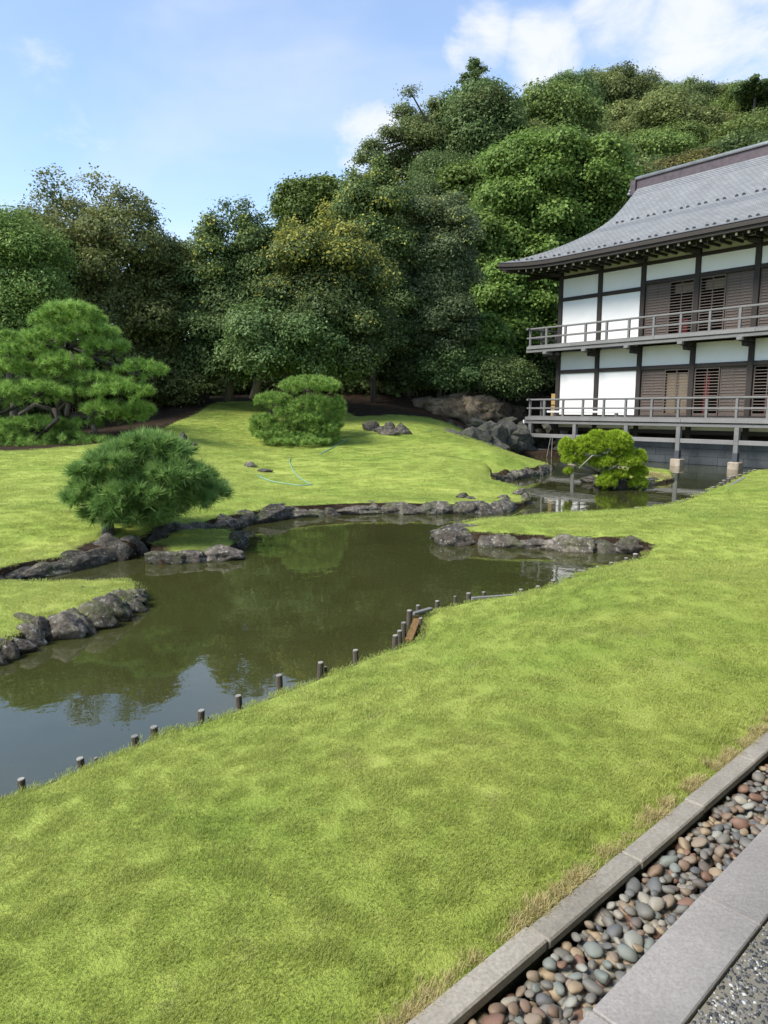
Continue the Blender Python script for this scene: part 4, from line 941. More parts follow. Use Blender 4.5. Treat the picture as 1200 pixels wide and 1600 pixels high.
for x in COLS:
    b = bx('eave_bracket', DW, hall, x - .14, x + .14, .28, YW - .032, 7.98, 8.10, bevel=.02)
    bx('bracket_arm', DW, b, x - .36, x + .36, .42, .60, 8.10, 8.19, bevel=.02); bx('bracket_block', DW, b, x - .22, x + .22, .40, .62, 8.02, 8.098, bevel=.03)
# snow guards
sg = []
for kk in range(24):
    for row, (yy, x0, dx) in enumerate(((1.92, -4.32, .722), (-.60, -7.86, .733))):
        for o_ in (0, .26):
            x = x0 + kk * dx + o_ - .02
            if x < 8.2 and x > xl_at(yy) + .15: sg.append((x, yy - (.0 if row else .02)))
gm = MB(); gm.add([(-.075, 0, .0), (-.05, -.02, .06), (0, -.03, .075), (.05, -.02, .06), (.075, 0, 0), (-.05, .09, .0), (0, .1, .03), (.05, .09, 0)], [(0, 1, 5), (1, 2, 6, 5), (2, 3, 7, 6), (3, 4, 7), (0, 4, 3, 2, 1)])
gme = gm.mesh('snow_guard', M['sleeve'])
for x, yy in sg:
    t_ = (yy - YE) / 5.4; o = mobj('snow_guard', gme, roof, (x, yy, zprof(t_) + lift(x) * (1 - t_) ** 2 + .012))
# ridge
bx('ridge_base', M['ridge'], roof, -4.95, XR, 4.26, 4.74, 12.02, 12.20); bx('ridge_wall', M['ridge'], roof, -4.98, XR, 4.30, 4.70, 12.202, 12.41); bx('ridge_ledge', M['ridge'], roof, -5.0, XR, 4.24, 4.76, 12.412, 12.44)
MB().tube([(-5.15, 4.5, 12.53), (XR, 4.5, 12.53)], .105, 10).build('ridge_cap', M['ridgecap'], roof, smooth=True)
for z, w_ in ((11.86, .32), (11.99, .30), (12.12, .28), (12.25, .26)):
    MB().tube([(-5.30 + (z - 11.86) * .35, 4.5 - w_, z), (-5.30 + (z - 11.86) * .35, 4.5 + w_, z)], .075, 8).build('ridge_end_tile', M['ridgecap'], roof, smooth=True)
bx('ridge_end_board', M['ridge'], roof, -5.24, -4.99, 4.2, 4.8, 11.80, 12.44)
# things on the veranda
bs = tag(empty('bamboo_screen', (0, 0, 0)), 'tan bamboo screen standing at the left end of the lower veranda', 'bamboo screen')
hm = hall.matrix_basis.copy()
bs.location = hall.location; bs.rotation_euler = hall.rotation_euler
for k in range(4): bx('bamboo_panel', M['bamboo'], bs, -7.0, -6.51, 1.25, 1.29, 1.83 + .26 * k, 2.08 + .26 * k, bevel=.01)
for k in (1, 2, 3): bx('cross_bar', DW, bs, -7.0, -6.51, 1.235, 1.249, 1.80 + .26 * k, 1.825 + .26 * k)
wp = tag(empty('long_white_board', hall.location, hall.rotation_euler[2]), 'long white board lying on the lower veranda against the white wall', 'board')
bx('board_face', M['white'], wp, -6.75, -2.75, .62, .72, 1.99, 2.08, bevel=.01); bx('trestle_foot', GW, wp, -6.4, -6.3, .6, .74, 1.8, 1.988); bx('trestle_foot', GW, wp, -3.2, -3.1, .6, .74, 1.8, 1.988)
for k, (x, dx) in enumerate(((-5.98, -.18), (-5.90, .0))):
    tag(MB().tube([(O2[0] + SV[0] * x, O2[1] + SV[1] * x, 1.0), (O2[0] + SV[0] * (x + dx) - .02, O2[1] + SV[1] * (x + dx) - .02, .02)], .012, 5).build('hanging_wire', M['wire']), ['slanting grey wire from the brace rail down to the water', 'straight grey wire from the brace rail down to the water'][k], 'wire')

# ------------------------------------------------------------------ trees
def norm(a): return a / np.maximum(np.linalg.norm(a, axis=-1, keepdims=True), 1e-9)
def crown_mesh(name, lobes, n_cl, per, leaf, spread, mat, seed, tip=0.0, tip_col=True, face=None, droop=.25, shell=.25, aspect=.55):
    """leaf sprays over the outside of overlapping lobes (cx, cy, cz, rx, ry, rz)"""
    r = np.random.RandomState(seed); Lb = np.array(lobes, float)
    wgt = (Lb[:, 3] * Lb[:, 5]); wgt /= wgt.sum()
    C, O_, K = [], [], 0
    while K < n_cl:
        m = n_cl * 2; k = r.choice(len(Lb), m, p=wgt); d = norm(r.normal(size=(m, 3))); L_ = Lb[k]
        p = L_[:, :3] + d * L_[:, 3:] * (1 - shell * r.rand(m, 1) ** 1.5)
        ok = (d[:, 2] > -.55) | (r.rand(m) < .3)
        if face is not None: ok &= ((d @ face) > -.35) | (r.rand(m) < .25)
        dd = np.min(np.linalg.norm((p[:, None] - Lb[None, :, :3]) / Lb[None, :, 3:], axis=2) + (np.arange(len(Lb))[None] == k[:, None]) * 9, axis=1) if len(Lb) > 1 else np.full(m, 9.)
        ok &= (dd > .72) | (r.rand(m) < .10)
        C.append(p[ok]); O_.append(d[ok]); K += ok.sum()
    C = np.vstack(C)[:n_cl]; O_ = np.vstack(O_)[:n_cl]
    zmin, zmax = (Lb[:, 2] - Lb[:, 5]).min(), (Lb[:, 2] + Lb[:, 5]).max()
    n = n_cl * per; c = np.repeat(C, per, 0); o = np.repeat(O_, per, 0)
    off = r.normal(0, 1, (n, 3)) * spread; off[:, 2] *= .55
    p = c + off; p[:, 2] -= droop * np.linalg.norm(off[:, :2], axis=1) * .5
    nrm = norm(o * .85 + np.array([0, 0, .5]) + np.repeat(r.normal(0, .36, (n_cl, 3)), per, 0) + r.normal(0, .24, (n, 3)))
    ax = norm(np.cross(nrm, r.normal(0, 1, (n, 3)))); ax[:, 2] -= droop * .6; ax = norm(ax); bt = np.cross(nrm, ax); bt = norm(bt)
    s = leaf * r.uniform(.65, 1.3, (n, 1)); h = ax * s * .5; b = bt * s * aspect * .5; bend = nrm * s * .10
    V = np.stack([p - h, p + b - bend * 0 + bend, p + h, p - b + bend], 1).reshape(-1, 3)
    Fq = np.arange(n * 4).reshape(n, 4)
    ct = np.repeat(r.rand(n_cl), per); hz_ = np.clip((c[:, 2] - zmin) / (zmax - zmin + 1e-6), 0, 1)
    tint = np.clip(.14 + .58 * ct + .28 * r.rand(n), 0, 1)
    tp = np.zeros(n)
    if tip > 0:
        cm = np.repeat(r.rand(n_cl), per) < tip * np.clip((hz_ - .45) * 2.6, 0, 1.3) + tip * .06
        tp = np.where(cm & (r.rand(n) < .75), r.uniform(.4, 1, n), 0)
    return np_mesh(name, V, Fq, mat, False, {'tint': ('FACE', tint), 'tip': ('FACE', tp)})
def fib(n, seed):
    r = np.random.RandomState(seed); i = np.arange(n) + .5; ph = np.arccos(1 - 2 * i / n); th = np.pi * (1 + 5 ** .5) * i + r.rand() * 6
    return np.c_[np.cos(th) * np.sin(ph), np.sin(th) * np.sin(ph), np.cos(ph)] + r.normal(0, .12, (n, 3))
def lobes_of(c, R, k, frac, seed, jitter=.42, top=0):
    """lobes filling an ellipsoid of centre c and radii R"""
    r = np.random.RandomState(seed); c = np.array(c, float); R = np.array(R, float); L = [[*c, *(R * .72)]]
    for d in norm(fib(k, seed)):
        d = np.sign(d) * np.abs(d) ** .72
        f_ = frac * r.uniform(1 - jitter, 1 + jitter); rad = R.min() * f_ * np.array([1.15, 1.1, .85])
        q = c + d * (R - rad * .85); L.append([*q, *rad])
    return L
def trunk_tree(parent, base, top, r0, limbs, seed, mat='bark'):
    r = random.Random(seed); base, top = Vector(base), Vector(top); mb = MB()
    pts = [base + (top - base) * (k / 5) + Vector((r.uniform(-1, 1), r.uniform(-1, 1), 0)) * r0 * .6 * (k > 0) for k in range(6)]
    pts[0] = base - Vector((0, 0, .4))
    mb.tube(pts, [r0 * (1.25 if k == 0 else 1 - .12 * k) for k in range(6)], 9)
    for q in limbs:
        s = pts[r.choice((2, 3, 4))]; q = Vector(q); m = s.lerp(q, .5) + Vector((0, 0, (q - s).length * .12))
        mb.tube([s, m, q], [r0 * .45, r0 * .3, r0 * .12], 6)
    return mb.build('trunk', M[mat], parent, smooth=True)
CAMF = np.array([0, -1.0, .35]); CAMF /= np.linalg.norm(CAMF)
def tree_px(x0, x1, y0, y1, d, mat, label, seed, leaf=.16, n_cl=2400, per=16, k=26, frac=.36, spread=.20, tip=0.0, base_y=None, deep=.8, group=None, name='broadleaf_tree', shoots=0, extra=(), trunkmat='bark', aspect=.55, base_px=None, cat='tree', trunk_r=None):
    a, b = atd(x0, y0, d), atd(x1, y1, d); cx, cz = (a[0] + b[0]) / 2, (a[2] + b[2]) / 2; R = np.array([abs(b[0] - a[0]) / 2, abs(b[0] - a[0]) / 2 * deep, abs(a[2] - b[2]) / 2])
    lob = lobes_of((cx, d, cz), R, k, frac, seed)
    for ex in extra:
        e0, e1 = atd(ex[0], ex[2], d), atd(ex[1], ex[3], d); er = np.array([abs(e1[0] - e0[0]) / 2, abs(e1[0] - e0[0]) / 2, abs(e0[2] - e1[2]) / 2])
        lob += lobes_of(((e0[0] + e1[0]) / 2, d - rr.uniform(0, R[1] * .5), (e0[2] + e1[2]) / 2), er, 5, .5, seed + 5)
    bxp = cx if base_px is None else atd(base_px, 600, d)[0]
    zb = ground(bxp, d) if d < 45 else float(hill_h((bxp, d))[0])
    if base_y is not None: zb = atd(600, base_y, d)[2]
    t = tag(empty(name, (bxp, d, zb)), label, cat, group)
    off = np.array([bxp, d, zb]); lob = [[*(np.array(l[:3]) - off), *l[3:]] for l in lob]
    if shoots:
        r = np.random.RandomState(seed + 9)
        for _ in range(shoots):
            ang = r.uniform(-1, 1); xx = (cx - bxp) + R[0] * .85 * ang; zz = cz - zb + R[2] * math.sqrt(max(0, 1 - (ang * .85) ** 2)) * .97; hh = r.uniform(.25, .75)
            lob.append([xx, r.uniform(-.5, .3) * R[1], zz + hh * .4, .10, .10, hh])
    c_o = mobj('crown', crown_mesh('crown', lob, int(n_cl * (1.35 if leaf < .2 and d < 36 else 1)), per, leaf * (.84 if d < 36 else 1), spread, M[mat], seed, tip, face=CAMF, aspect=aspect), t); c_o['kind'] = 'stuff'
    top = Vector((cx - bxp, 0, cz - zb + R[2] * .3)); lm = [l[:3] for l in lob[1:14:2]]
    trunk_tree(t, (0, 0, 0), top, trunk_r or max(.12, R[0] * .07), lm, seed, trunkmat)
    return t
hr0 = random.Random(21)
WALL = 'trees standing behind the far lawn'
tree_px(-110, 112, 330, 545, 26, 'green', 'fresh green fine-leaved tree at the left edge behind the big pine', 101, leaf=.13, n_cl=3000, spread=.24, group=WALL)
tree_px(5, 285, 300, 630, 30, 'olive', 'tall olive tree with brownish yellow upright shoots on top, left', 102, n_cl=4600, per=16, k=34, frac=.32, tip=.16, shoots=22, group=WALL)
tree_px(-120, 90, 470, 660, 28.5, 'dark', 'dark low tree hidden behind the big spreading pine', 117, n_cl=1800, group=WALL)
tree_px(195, 335, 372, 640, 31.2, 'olive', 'narrow greyish tree between the olive tree and the darkest tree', 103, n_cl=2600, k=24, tip=.2, group=WALL, extra=((250, 345, 540, 625),))
tree_px(284, 455, 352, 600, 30.5, 'dark', 'dark tree with thin bare shoots on top, left of the yellow-topped tree', 104, n_cl=3600, k=30, frac=.3, tip=.12, shoots=16, group=WALL, base_px=357, base_y=612)
tree_px(412, 612, 352, 596, 29.5, 'dark', 'broad tree with a bright yellow flowering top', 105, n_cl=4400, k=32, frac=.32, tip=.75, shoots=4, group=WALL, base_px=420)
tree_px(345, 545, 475, 592, 29, 'dark', 'low drooping branches under the yellow-topped tree', 118, n_cl=1600, k=18, frac=.4, group=WALL, base_px=397, base_y=608)
tree_px(520, 646, 270, 560, 34, 'dark', 'tall dark tree with yellowish tips right of the yellow-topped tree', 106, n_cl=3600, k=28, tip=.28, shoots=8, group=WALL)
tree_px(628, 745, 296, 560, 35, 'grey', 'tall grey-green rounded tree in front of the vine-covered slope', 107, n_cl=3600, k=26, frac=.38, group=WALL, tip=.08)
tree_px(575, 700, 430, 610, 35.5, 'dark', 'dark low tree filling the gap above the bare soil', 108, n_cl=2400, k=22, group=WALL)
tree_px(430, 548, 280, 420, 44, 'vine', 'bright rounded vine-draped tree peeking above the tree wall', 109, leaf=.19, n_cl=2400, k=18, frac=.42, spread=.3, group=WALL, aspect=.8)
V_ = 'vine-covered trees on the slope'
tree_px(738, 985, 212, 470, 45, 'vine', 'largest vine-covered tree mass left above the roof edge', 110, leaf=.19, n_cl=7600, per=15, k=44, frac=.27, spread=.30, group=V_, name='vine_covered_tree', aspect=.8)
tree_px(735, 880, 410, 560, 40.5, 'vine', 'vine-covered tree mass directly left of the white walls', 111, leaf=.18, n_cl=4600, per=14, k=28, frac=.32, spread=.28, group=V_, name='vine_covered_tree', aspect=.8)
tree_px(690, 792, 492, 600, 37.2, 'vine', 'small leafy tree with a bare pale trunk above the outcrop', 112, leaf=.19, n_cl=1900, k=18, frac=.4, spread=.24, group=V_, base_px=762, base_y=612, trunkmat='palebark', aspect=.75, trunk_r=.22)
tree_px(690, 775, 330, 520, 42, 'vine', 'narrow vine-covered tree between the grey-green tree and the big vine mass', 113, leaf=.18, n_cl=3000, k=22, frac=.38, spread=.28, group=V_, name='vine_covered_tree', aspect=.8)
tree_px(640, 748, 540, 612, 35.2, 'dark', 'leafy bush hanging over the top of the sandstone outcrop', 114, leaf=.16, n_cl=1100, k=14, frac=.45, group=V_, name='shrub', cat='shrub', trunk_r=.06, base_y=622)
tree_px(742, 835, 560, 620, 35.2, 'dark', 'low bush beside the exposed roots right of the outcrop', 115, leaf=.16, n_cl=1000, k=14, frac=.45, group=V_, name='shrub', cat='shrub', trunk_r=.06, base_y=640)
tree_px(790, 885, 520, 640, 40.5, 'dark', 'shaded dark tree behind the bamboo screen', 116, n_cl=1800, k=18, group=V_)
tree_px(560, 668, 545, 625, 36.5, 'olive', 'low olive bush on the bare soil bank', 119, leaf=.15, n_cl=1100, k=14, frac=.45, group=V_, name='shrub', cat='shrub', trunk_r=.05, base_y=622)
rear = []
for k, (x0, x1, y0, y1, d) in enumerate([(-160, 20, 380, 640, 37), (-20, 130, 420, 640, 38), (100, 250, 410, 640, 38), (215, 330, 400, 640, 39), (300, 430, 420, 640, 38), (400, 540, 400, 640, 39), (500, 620, 400, 640, 40)]):
    a, b = atd(x0, y0, d), atd(x1, y1, d); rear += lobes_of(((a[0] + b[0]) / 2, d, (a[2] + b[2]) / 2), ((b[0] - a[0]) / 2, (b[0] - a[0]) * .4, (a[2] - b[2]) / 2), 14, .42, 130 + k)
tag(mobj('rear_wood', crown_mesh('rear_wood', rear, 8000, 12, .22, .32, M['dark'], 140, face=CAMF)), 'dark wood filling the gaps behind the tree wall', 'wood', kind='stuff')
und = []
for k in range(46):
    p = atd(-190 + k * 18, 600, 36 + (k % 3)); zz = ground(p[0], p[1]); und.append([p[0], p[1], zz + hr0.uniform(.3, 1.2), hr0.uniform(.7, 1.2), .8, hr0.uniform(.8, 1.6)])
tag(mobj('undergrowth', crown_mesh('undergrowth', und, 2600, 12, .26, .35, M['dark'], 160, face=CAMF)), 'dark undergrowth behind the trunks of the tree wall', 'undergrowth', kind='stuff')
# a plain wooden fence and trunks behind the lawn
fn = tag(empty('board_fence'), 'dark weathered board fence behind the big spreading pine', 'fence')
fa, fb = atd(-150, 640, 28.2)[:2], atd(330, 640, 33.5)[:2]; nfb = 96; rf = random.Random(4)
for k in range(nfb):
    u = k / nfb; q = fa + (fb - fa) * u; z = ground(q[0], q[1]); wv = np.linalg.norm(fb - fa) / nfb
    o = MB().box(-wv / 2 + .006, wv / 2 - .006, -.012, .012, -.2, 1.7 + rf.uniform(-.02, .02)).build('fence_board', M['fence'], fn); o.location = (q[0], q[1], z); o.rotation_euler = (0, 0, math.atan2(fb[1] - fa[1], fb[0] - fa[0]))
# trees over the hill: a few kinds, copied
def base_tree(kind, seed, mat, R, k, frac, leaf, n_cl, per, spread, tip=0., aspect=.6):
    lob = lobes_of((0, 0, R[2] + 1.4), R, k, frac, seed)
    return (crown_mesh('crown', lob, n_cl, per, leaf, spread, M[mat], seed, tip, aspect=aspect, shell=.3), lob, R)
BT = [base_tree('hill', 201, 'hill', (3.2, 3.2, 2.5), 24, .36, .20, 2200, 16, .30), base_tree('hill', 202, 'green', (3.0, 3.0, 2.8), 20, .40, .19, 2200, 16, .28), base_tree('hill', 203, 'dark', (3.0, 3.0, 3.0), 22, .38, .19, 2200, 16, .28),
      base_tree('hill', 204, 'olive', (3.3, 3.3, 2.4), 24, .34, .20, 2200, 16, .30, .10), base_tree('hill', 205, 'brownish', (3.2, 3.2, 2.5), 22, .36, .20, 2000, 16, .28, .1), base_tree('hill', 206, 'vine', (3.0, 3.0, 2.6), 22, .38, .26, 1800, 14, .30, 0, .8)]
tm = MB(); tm.tube([(0, 0, -2.5), (0.1, 0, 1.5), (0, .1, 3.2)], [.32, .24, .12], 7)
for a in range(5): tm.tube([(0, 0, 1.4 + a * .2), (math.cos(a * 1.3) * 1.2, math.sin(a * 1.3) * 1.2, 2.8), (math.cos(a * 1.3) * 2.1, math.sin(a * 1.3) * 2.1, 3.6)], [.12, .08, .03], 5)
TRUNK = tm.mesh('trunk', M['bark'], True)
LBL = ['mid green broadleaf tree among the crowns covering the hill', 'fresh green rounded tree among the crowns covering the hill', 'dark green tree among the crowns covering the hill', 'olive green tree among the crowns covering the hill', 'brownish tree among the crowns covering the hill', 'bright vine-draped tree among the crowns covering the hill']
hr = random.Random(77)
def hill_tree(x, y, z, kind, s, label=None):
    t = tag(empty('hill_tree', (x, y, z), hr.uniform(0, 6.28)), label or LBL[kind], 'tree', 'trees covering the hill'); t.scale = (s * hr.uniform(.9, 1.12), s * hr.uniform(.9, 1.12), s * hr.uniform(.85, 1.1))
    c_o = bpy.data.objects.new('crown', BT[kind][0]); c_o['kind'] = 'stuff'; link(c_o, t); link(bpy.data.objects.new('trunk', TRUNK), t)
    return t
def vis_band(px, py):
    """the part of the hill seen between the tree wall, the roof and the sky"""
    low = np.interp(px, [540, 640, 700, 760, 860, 985, 1000, 1200, 1300], [300, 330, 420, 330, 270, 330, 300, 250, 230]); return 540 < px < 1300 and py < low + 40
placed = []
for kind, px, py, d, s in [(2, 690, 250, 58, .9), (2, 660, 290, 54, .8), (2, 740, 190, 66, 1.0), (0, 790, 170, 70, 1.0), (5, 740, 250, 54, .8), (5, 690, 310, 49, .75), (3, 820, 200, 62, .9), (0, 850, 165, 72, 1.0), (2, 890, 130, 80, 1.0), (3, 930, 125, 84, 1.1), (0, 975, 118, 86, 1.2), (0, 1020, 125, 86, 1.1),
                           (0, 1060, 140, 84, 1.0), (2, 1095, 140, 82, .9), (1, 1130, 150, 80, .9), (1, 1160, 142, 78, .8), (2, 1195, 150, 77, .9), (0, 1130, 128, 82, .9), (3, 1225, 160, 76, .9), (4, 1050, 240, 56, .9), (4, 1010, 262, 55, .8), (4, 1090, 230, 57, .85), (2, 1180, 190, 56, 1.2), (2, 1220, 200, 54, 1.2), (2, 1140, 225, 57, .9), (3, 980, 260, 60, .9), (3, 830, 222, 55, .8), (5, 800, 225, 54, .8), (1, 880, 205, 62, .9)]:
    p = atd(px, py, d); R = BT[kind][2]; zb = p[2] - (2 * R[2] + 1.3) * s; hill_tree(p[0], p[1], zb, kind, s); placed.append((p[0], p[1]))
for _ in range(6000):
    x, y = hr.uniform(-8, 52), hr.uniform(46, 96); z = float(hill_h((x, y))[0])
    px, py = project((x, y, z + 4.5))
    if not vis_band(px, py) or any((x - a) ** 2 + (y - b) ** 2 < 3.9 ** 2 for a, b in placed): continue
    placed.append((x, y)); hill_tree(x, y, z - 3.2, hr.choices(range(6), (5, 3, 4, 4, .7, .9))[0], hr.uniform(1.0, 1.5))
    if len(placed) > 150: break
# branching oak reaching out over the cloud, and the conifer above it
ok_l = []
for px, py, rx_ in [(655, 165, 22), (630, 150, 16), (690, 160, 24), (640, 185, 22), (612, 200, 16), (585, 215, 16), (572, 235, 14), (600, 238, 20), (625, 225, 26), (660, 205, 30), (700, 195, 34), (735, 165, 30), (650, 245, 28), (720, 225, 34), (610, 255, 12), (680, 140, 14), (640, 140, 10), (760, 150, 26), (560, 228, 7)]:
    p = atd(px, py + 16, 60); ok_l.append([p[0], 60 + hr.uniform(-1.5, 1.5), p[2], rx_ * 60 / F, rx_ * 60 / F, rx_ * 60 / F * .62])
bo = atd(690, 330, 60); t = tag(empty('branching_tree', bo), 'open branching dark tree stretching out against the white cloud', 'tree')
ll = [[*(np.array(l[:3]) - bo), *l[3:]] for l in ok_l]
mobj('crown', crown_mesh('crown', ll, 3600, 12, .20, .28, M['hill'], 301, shell=.6), t)['kind'] = 'stuff'
trunk_tree(t, (0, 0, 0), (0, 0, 6), .35, [l[:3] for l in ll], 301)
cb = atd(741, 190, 68); t = tag(empty('conifer_tree', cb), 'small dark conifer standing out on the skyline', 'conifer'); cl = []
for k in range(26):
    hh = k / 26; ang = k * 2.4; rd = 2.1 * (1 - hh) + .25
    for q in (.45, .75, 1.0): cl.append([math.cos(ang) * rd * q, math.sin(ang) * rd * q, 1.0 + hh * 4.0 + .25 * q, .34 * (1.2 - hh * .5), .34, .12])
mobj('crown', crown_mesh('crown', cl, 900, 8, .22, .14, M['dark'], 302), t)['kind'] = 'stuff'; MB().tube([(0, 0, -2), (0, 0, 5.1)], [.2, .04], 6).build('trunk', M['bark'], t)
pb = atd(1178, 172, 74); t = tag(empty('feathery_tree', pb), 'ragged tree with feathery fronds on the right skyline', 'tree'); cl = []
for k in range(12):
    ang = k * .52; 
    for q in (.3, .6, .9, 1.2): cl.append([math.cos(ang) * 1.5 * q, math.sin(ang) * 1.5 * q, 1.2 + .9 * q - .35 * q * q + (k % 3) * .3, .3, .3, .12])
mobj('crown', crown_mesh('crown', cl, 700, 9, .26, .16, M['dark'], 303), t)['kind'] = 'stuff'; MB().tube([(0, 0, -4), (0, 0, 1.8)], [.2, .1], 6).build('trunk', M['bark'], t)

# ------------------------------------------------------------------ pines
def needle_mesh(pads, n_t, per, length, width, mat, seed, low=-.05, upb=.55):
    """bursts of needles over the upper side of flattened pads (cx, cy, cz, rx, ry, rz)"""
    r = np.random.RandomState(seed); Lb = np.array(pads); wgt = Lb[:, 3] * (Lb[:, 5] + Lb[:, 4] * .5); wgt /= wgt.sum(); C, O_, K = [], [], 0
    while K < n_t:
        m = n_t * 2; k = r.choice(len(Lb), m, p=wgt); d = norm(r.normal(size=(m, 3))); L_ = Lb[k]
        p = L_[:, :3] + d * L_[:, 3:] * (1 - .35 * r.rand(m, 1) ** 2)
        ok = (d[:, 2] > low) | (r.rand(m) < .10)
        dd = np.min(np.linalg.norm((p[:, None] - Lb[None, :, :3]) / Lb[None, :, 3:], axis=2) + (np.arange(len(Lb))[None] == k[:, None]) * 9, axis=1)
        ok &= (dd > .75) | (r.rand(m) < .08)
        C.append(p[ok]); O_.append(d[ok]); K += ok.sum()
    C = np.vstack(C)[:n_t]; O_ = np.vstack(O_)[:n_t]; n = n_t * per
    c = np.repeat(C, per, 0); ax = norm(O_ * .6 + np.array([0, 0, upb]) + r.normal(0, .35, (n_t, 3))); a = np.repeat(ax, per, 0)
    dr = norm(a * r.uniform(.15, 1.1, (n, 1)) + norm(r.normal(0, 1, (n, 3))) * .85)
    ln = length * r.uniform(.7, 1.15, (n, 1)); st = c + a * (r.rand(n, 1) - .6) * length * .5
    sd2 = norm(np.cross(dr, r.normal(0, 1, (n, 3)))) * width * .5
    V = np.stack([st - sd2, st + sd2, st + dr * ln], 1).reshape(-1, 3)
    tint = np.clip(.05 + .6 * np.repeat(r.rand(n_t), per) + .35 * r.rand(n), 0, 1)
    return np_mesh('crown', V, np.arange(n * 3).reshape(n, 3), mat, False, {'tint': ('FACE', tint)})
def pine_px(pads, d0, deep, base, label, mat, seed, n_t, per, length, width, limbs, trunk, tr=.1, barkm='bark', group=None, thick=.8, low=-.05, flat=1.0, shrink=1.0):
    xs_, ys_ = [p[0] for p in pads], [p[1] for p in pads]; x0, x1 = min(p[0] - p[2] for p in pads), max(p[0] + p[2] for p in pads); y0, y1 = min(p[1] - p[3] for p in pads), max(p[1] + p[3] for p in pads)
    r = random.Random(seed); L = []; k = d0 / F; mx_, my_ = (x0 + x1) / 2, (y0 + y1) / 2
    for cx, cy, rx_, ry_ in pads:
        cx = mx_ + (cx - mx_) * shrink
        u = (cx - mx_) / ((x1 - x0) / 2); v = (cy - my_) / ((y1 - y0) / 2); dep = deep * math.sqrt(max(.05, 1 - .8 * u * u - .3 * v * v))
        for sgn in (-1, 1):
            dd = d0 + sgn * dep * r.uniform(.45, .75) + r.uniform(-.1, .1) * deep
            if sgn > 0 and r.random() < .45: continue
            p = atd(cx + (r.uniform(-.4, .4) * rx_ if sgn > 0 else 0), cy + ry_ * .35, dd); L.append([*p, rx_ * k * .95, rx_ * k * thick, ry_ * k * flat])
    b = np.array(base); t = tag(empty('pine_tree', b), label, 'pine', group)
    ll = [[*(np.array(l[:3]) - b), *l[3:]] for l in L]
    mobj('crown', needle_mesh(ll, n_t, per, length, width, M[mat], seed, low), t)['kind'] = 'stuff'
    mb = MB(); tp = [Vector(np.array(q) - b) for q in trunk]; mb.tube(tp, [tr * (1 - .6 * i / max(1, len(tp) - 1)) for i in range(len(tp))], 9)
    for l in ll:
        s = min(tp[1:] if len(tp) > 2 else tp, key=lambda q: (q - Vector(l[:3])).length); q = Vector(l[:3]) - Vector((0, 0, l[5] * .5)); m = s.lerp(q, .5) + Vector((r.uniform(-.1, .1), r.uniform(-.1, .1), -.03)) * (q - s).length
        mb.tube([s, m, q], [tr * .38, tr * .28, tr * .12], 6)
    for lp in limbs: mb.tube([Vector(np.array(q) - b) for q in lp], [tr * .4 * (1 - .12 * i) for i in range(len(lp))], 7)
    mb.build('trunk', M[barkm], t, smooth=True); return t
PA = [(234, 688, 40, 18), (178, 714, 44, 20), (128, 736, 26, 14), (215, 738, 48, 24), (272, 735, 44, 30), (118, 774, 26, 22), (178, 785, 46, 20), (240, 780, 48, 24), (304, 770, 40, 30), (334, 762, 24, 28), (266, 702, 32, 22), (148, 756, 38, 22), (225, 760, 56, 24), (300, 738, 34, 18), (205, 702, 36, 18), (160, 800, 34, 14), (262, 792, 34, 14), (212, 802, 46, 14), (310, 778, 34, 14)]
bA = at(170, 838, .28)
pine_px(PA, 11.0, .95, bA, 'small spreading pine with long needles leaning over the near side of the far shore', 'needle_deep', 401, 1000, 80, .175, .0125, [], [bA - [0, 0, .2], atd(168, 815, 11.0), atd(185, 780, 11.0), atd(215, 740, 11.0), atd(228, 712, 11.0)], .11, flat=.74, shrink=.93)
PB = [(112, 482, 40, 14), (106, 496, 56, 16), (40, 690, 60, 14), (150, 690, 38, 12), (84, 698, 56, 10), (70, 523, 36, 20), (36, 545, 46, 24), (104, 562, 40, 20), (165, 538, 36, 20), (10, 530, 30, 18), (48, 606, 52, 20), (0, 608, 44, 24), (150, 590, 36, 16), (190, 606, 46, 22), (215, 572, 32, 18), (240, 577, 22, 20), (165, 636, 34, 13), (55, 660, 56, 15), (108, 682, 36, 11), (5, 682, 40, 18), (196, 648, 34, 14), (214, 636, 24, 16), (136, 660, 26, 9), (24, 572, 36, 22), (88, 580, 30, 14), (-50, 560, 50, 40), (-60, 640, 50, 40), (140, 515, 40, 14), (110, 612, 30, 12), (-20, 690, 30, 12)]
bB = atd(95, 700, 21.5); bB[2] = ground(bB[0], bB[1])
pine_px(PB, 21.5, 2.0, bB, 'largest pine with layered cloud-pruned pads, left of the front pine', 'needle', 402, 4200, 50, .18, .017, [[atd(95, 680, 21.0), atd(80, 640, 20.2), atd(55, 632, 19.9), atd(30, 648, 19.8)], [atd(84, 640, 20.2), atd(90, 655, 20.0), atd(72, 672, 19.9)], [atd(140, 650, 20.6), atd(146, 668, 20.3), atd(152, 680, 20.4)], [atd(108, 628, 20.5), atd(104, 650, 20.3)]], [bB - [0, 0, .3], atd(100, 650, 21.5), atd(85, 600, 21.6), atd(105, 545, 21.6), atd(108, 520, 21.8)], .20, 'bark', flat=.78)
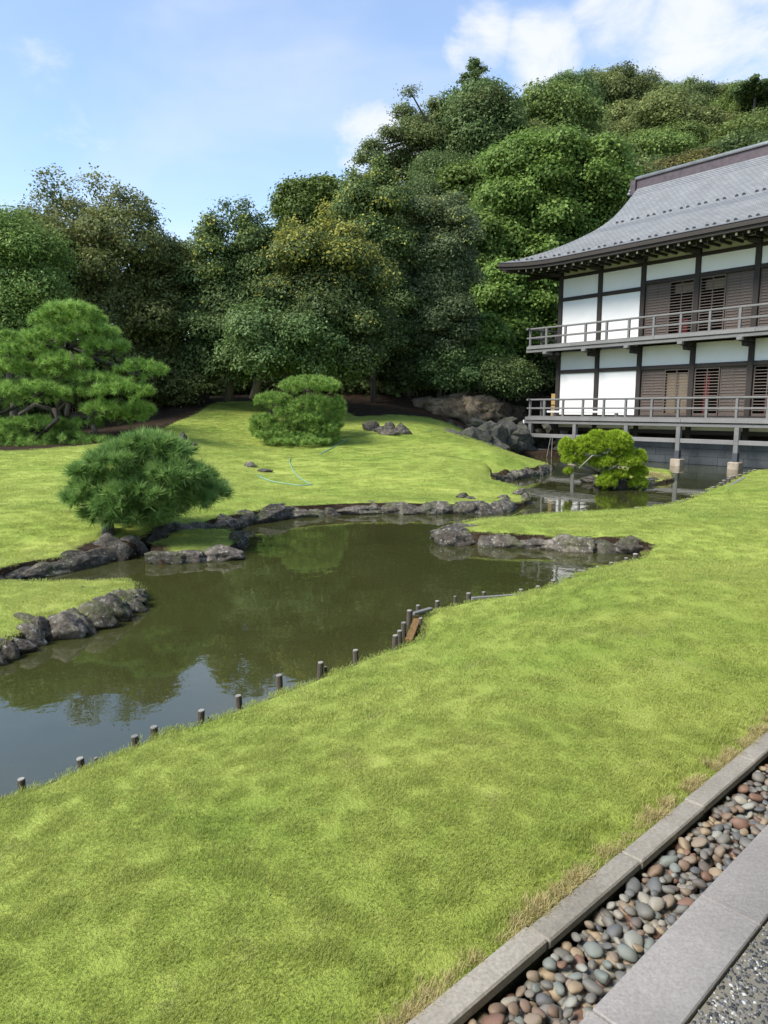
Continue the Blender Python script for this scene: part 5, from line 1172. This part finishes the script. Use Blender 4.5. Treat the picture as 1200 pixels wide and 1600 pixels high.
PC = [(482, 598, 45, 14), (424, 622, 26, 12), (488, 628, 36, 13), (527, 632, 12, 20), (411, 655, 21, 12), (446, 666, 32, 12), (503, 665, 30, 15), (470, 681, 44, 9), (524, 655, 13, 18), (450, 640, 24, 10), (400, 668, 10, 8), (482, 650, 30, 12), (468, 687, 52, 7), (505, 683, 26, 8), (425, 677, 26, 8)]
bC = atd(470, 690, 24.0); bC[2] = ground(bC[0], bC[1])
pine_px(PC, 24.0, 1.35, bC, 'round clipped pine standing alone on the far lawn', 'needle', 403, 4600, 36, .12, .014, [], [bC - [0, 0, .2], atd(472, 665, 24), atd(468, 630, 24), atd(478, 608, 24)], .10, low=-.4, flat=1.0)
PDD = [(919, 694, 24, 15), (962, 687, 25, 15), (933, 678, 14, 6), (885, 696, 12, 13), (906, 716, 11, 9), (888, 735, 6, 4), (944, 719, 22, 9), (981, 719, 19, 9), (999, 712, 11, 11), (973, 703, 18, 10), (997, 735, 14, 8), (948, 750, 16, 9), (997, 753, 15, 8), (971, 740, 12, 5), (890, 714, 9, 8), (955, 738, 14, 5)]
bD = at(938, 756, .06)
pine_px(PDD, 19.3, .8, bD, 'bright yellow-green pruned pine on the tiny island before the hall', 'needle_bright', 404, 6000, 34, .08, .012, [[atd(944, 738, 18.9), atd(940, 712, 18.8), atd(925, 712, 18.6), atd(915, 722, 18.6), atd(905, 731, 18.6)], [atd(945, 738, 18.9), atd(958, 730, 18.7), atd(970, 722, 18.8)]], [bD - [0, 0, .2], atd(937, 740, 19.2), atd(944, 725, 19.3), atd(958, 695, 19.3)], .07, 'palebark', low=-.4, flat=1.2)
# a few weeds on the island
r = np.random.RandomState(31); c0 = at(1030, 746, .1); n = 160; q = np.c_[c0[0] + r.normal(0, .22, n), c0[1] + r.normal(0, .28, n)]; sdv = land_sd(q)[0]; q = q[sdv > .02]
scatter('island_weeds', [tuft_mesh(60 + i, 22, .06, .10, .009, M['drygrass'], .8) for i in range(3)], np.c_[q, np.maximum(bil(TZ, q[:, 0], q[:, 1]), .08), r.uniform(0, 6.28, len(q)), r.uniform(.5, 1.1, len(q))], 'yellowing weeds on the small island right of the bright pine')
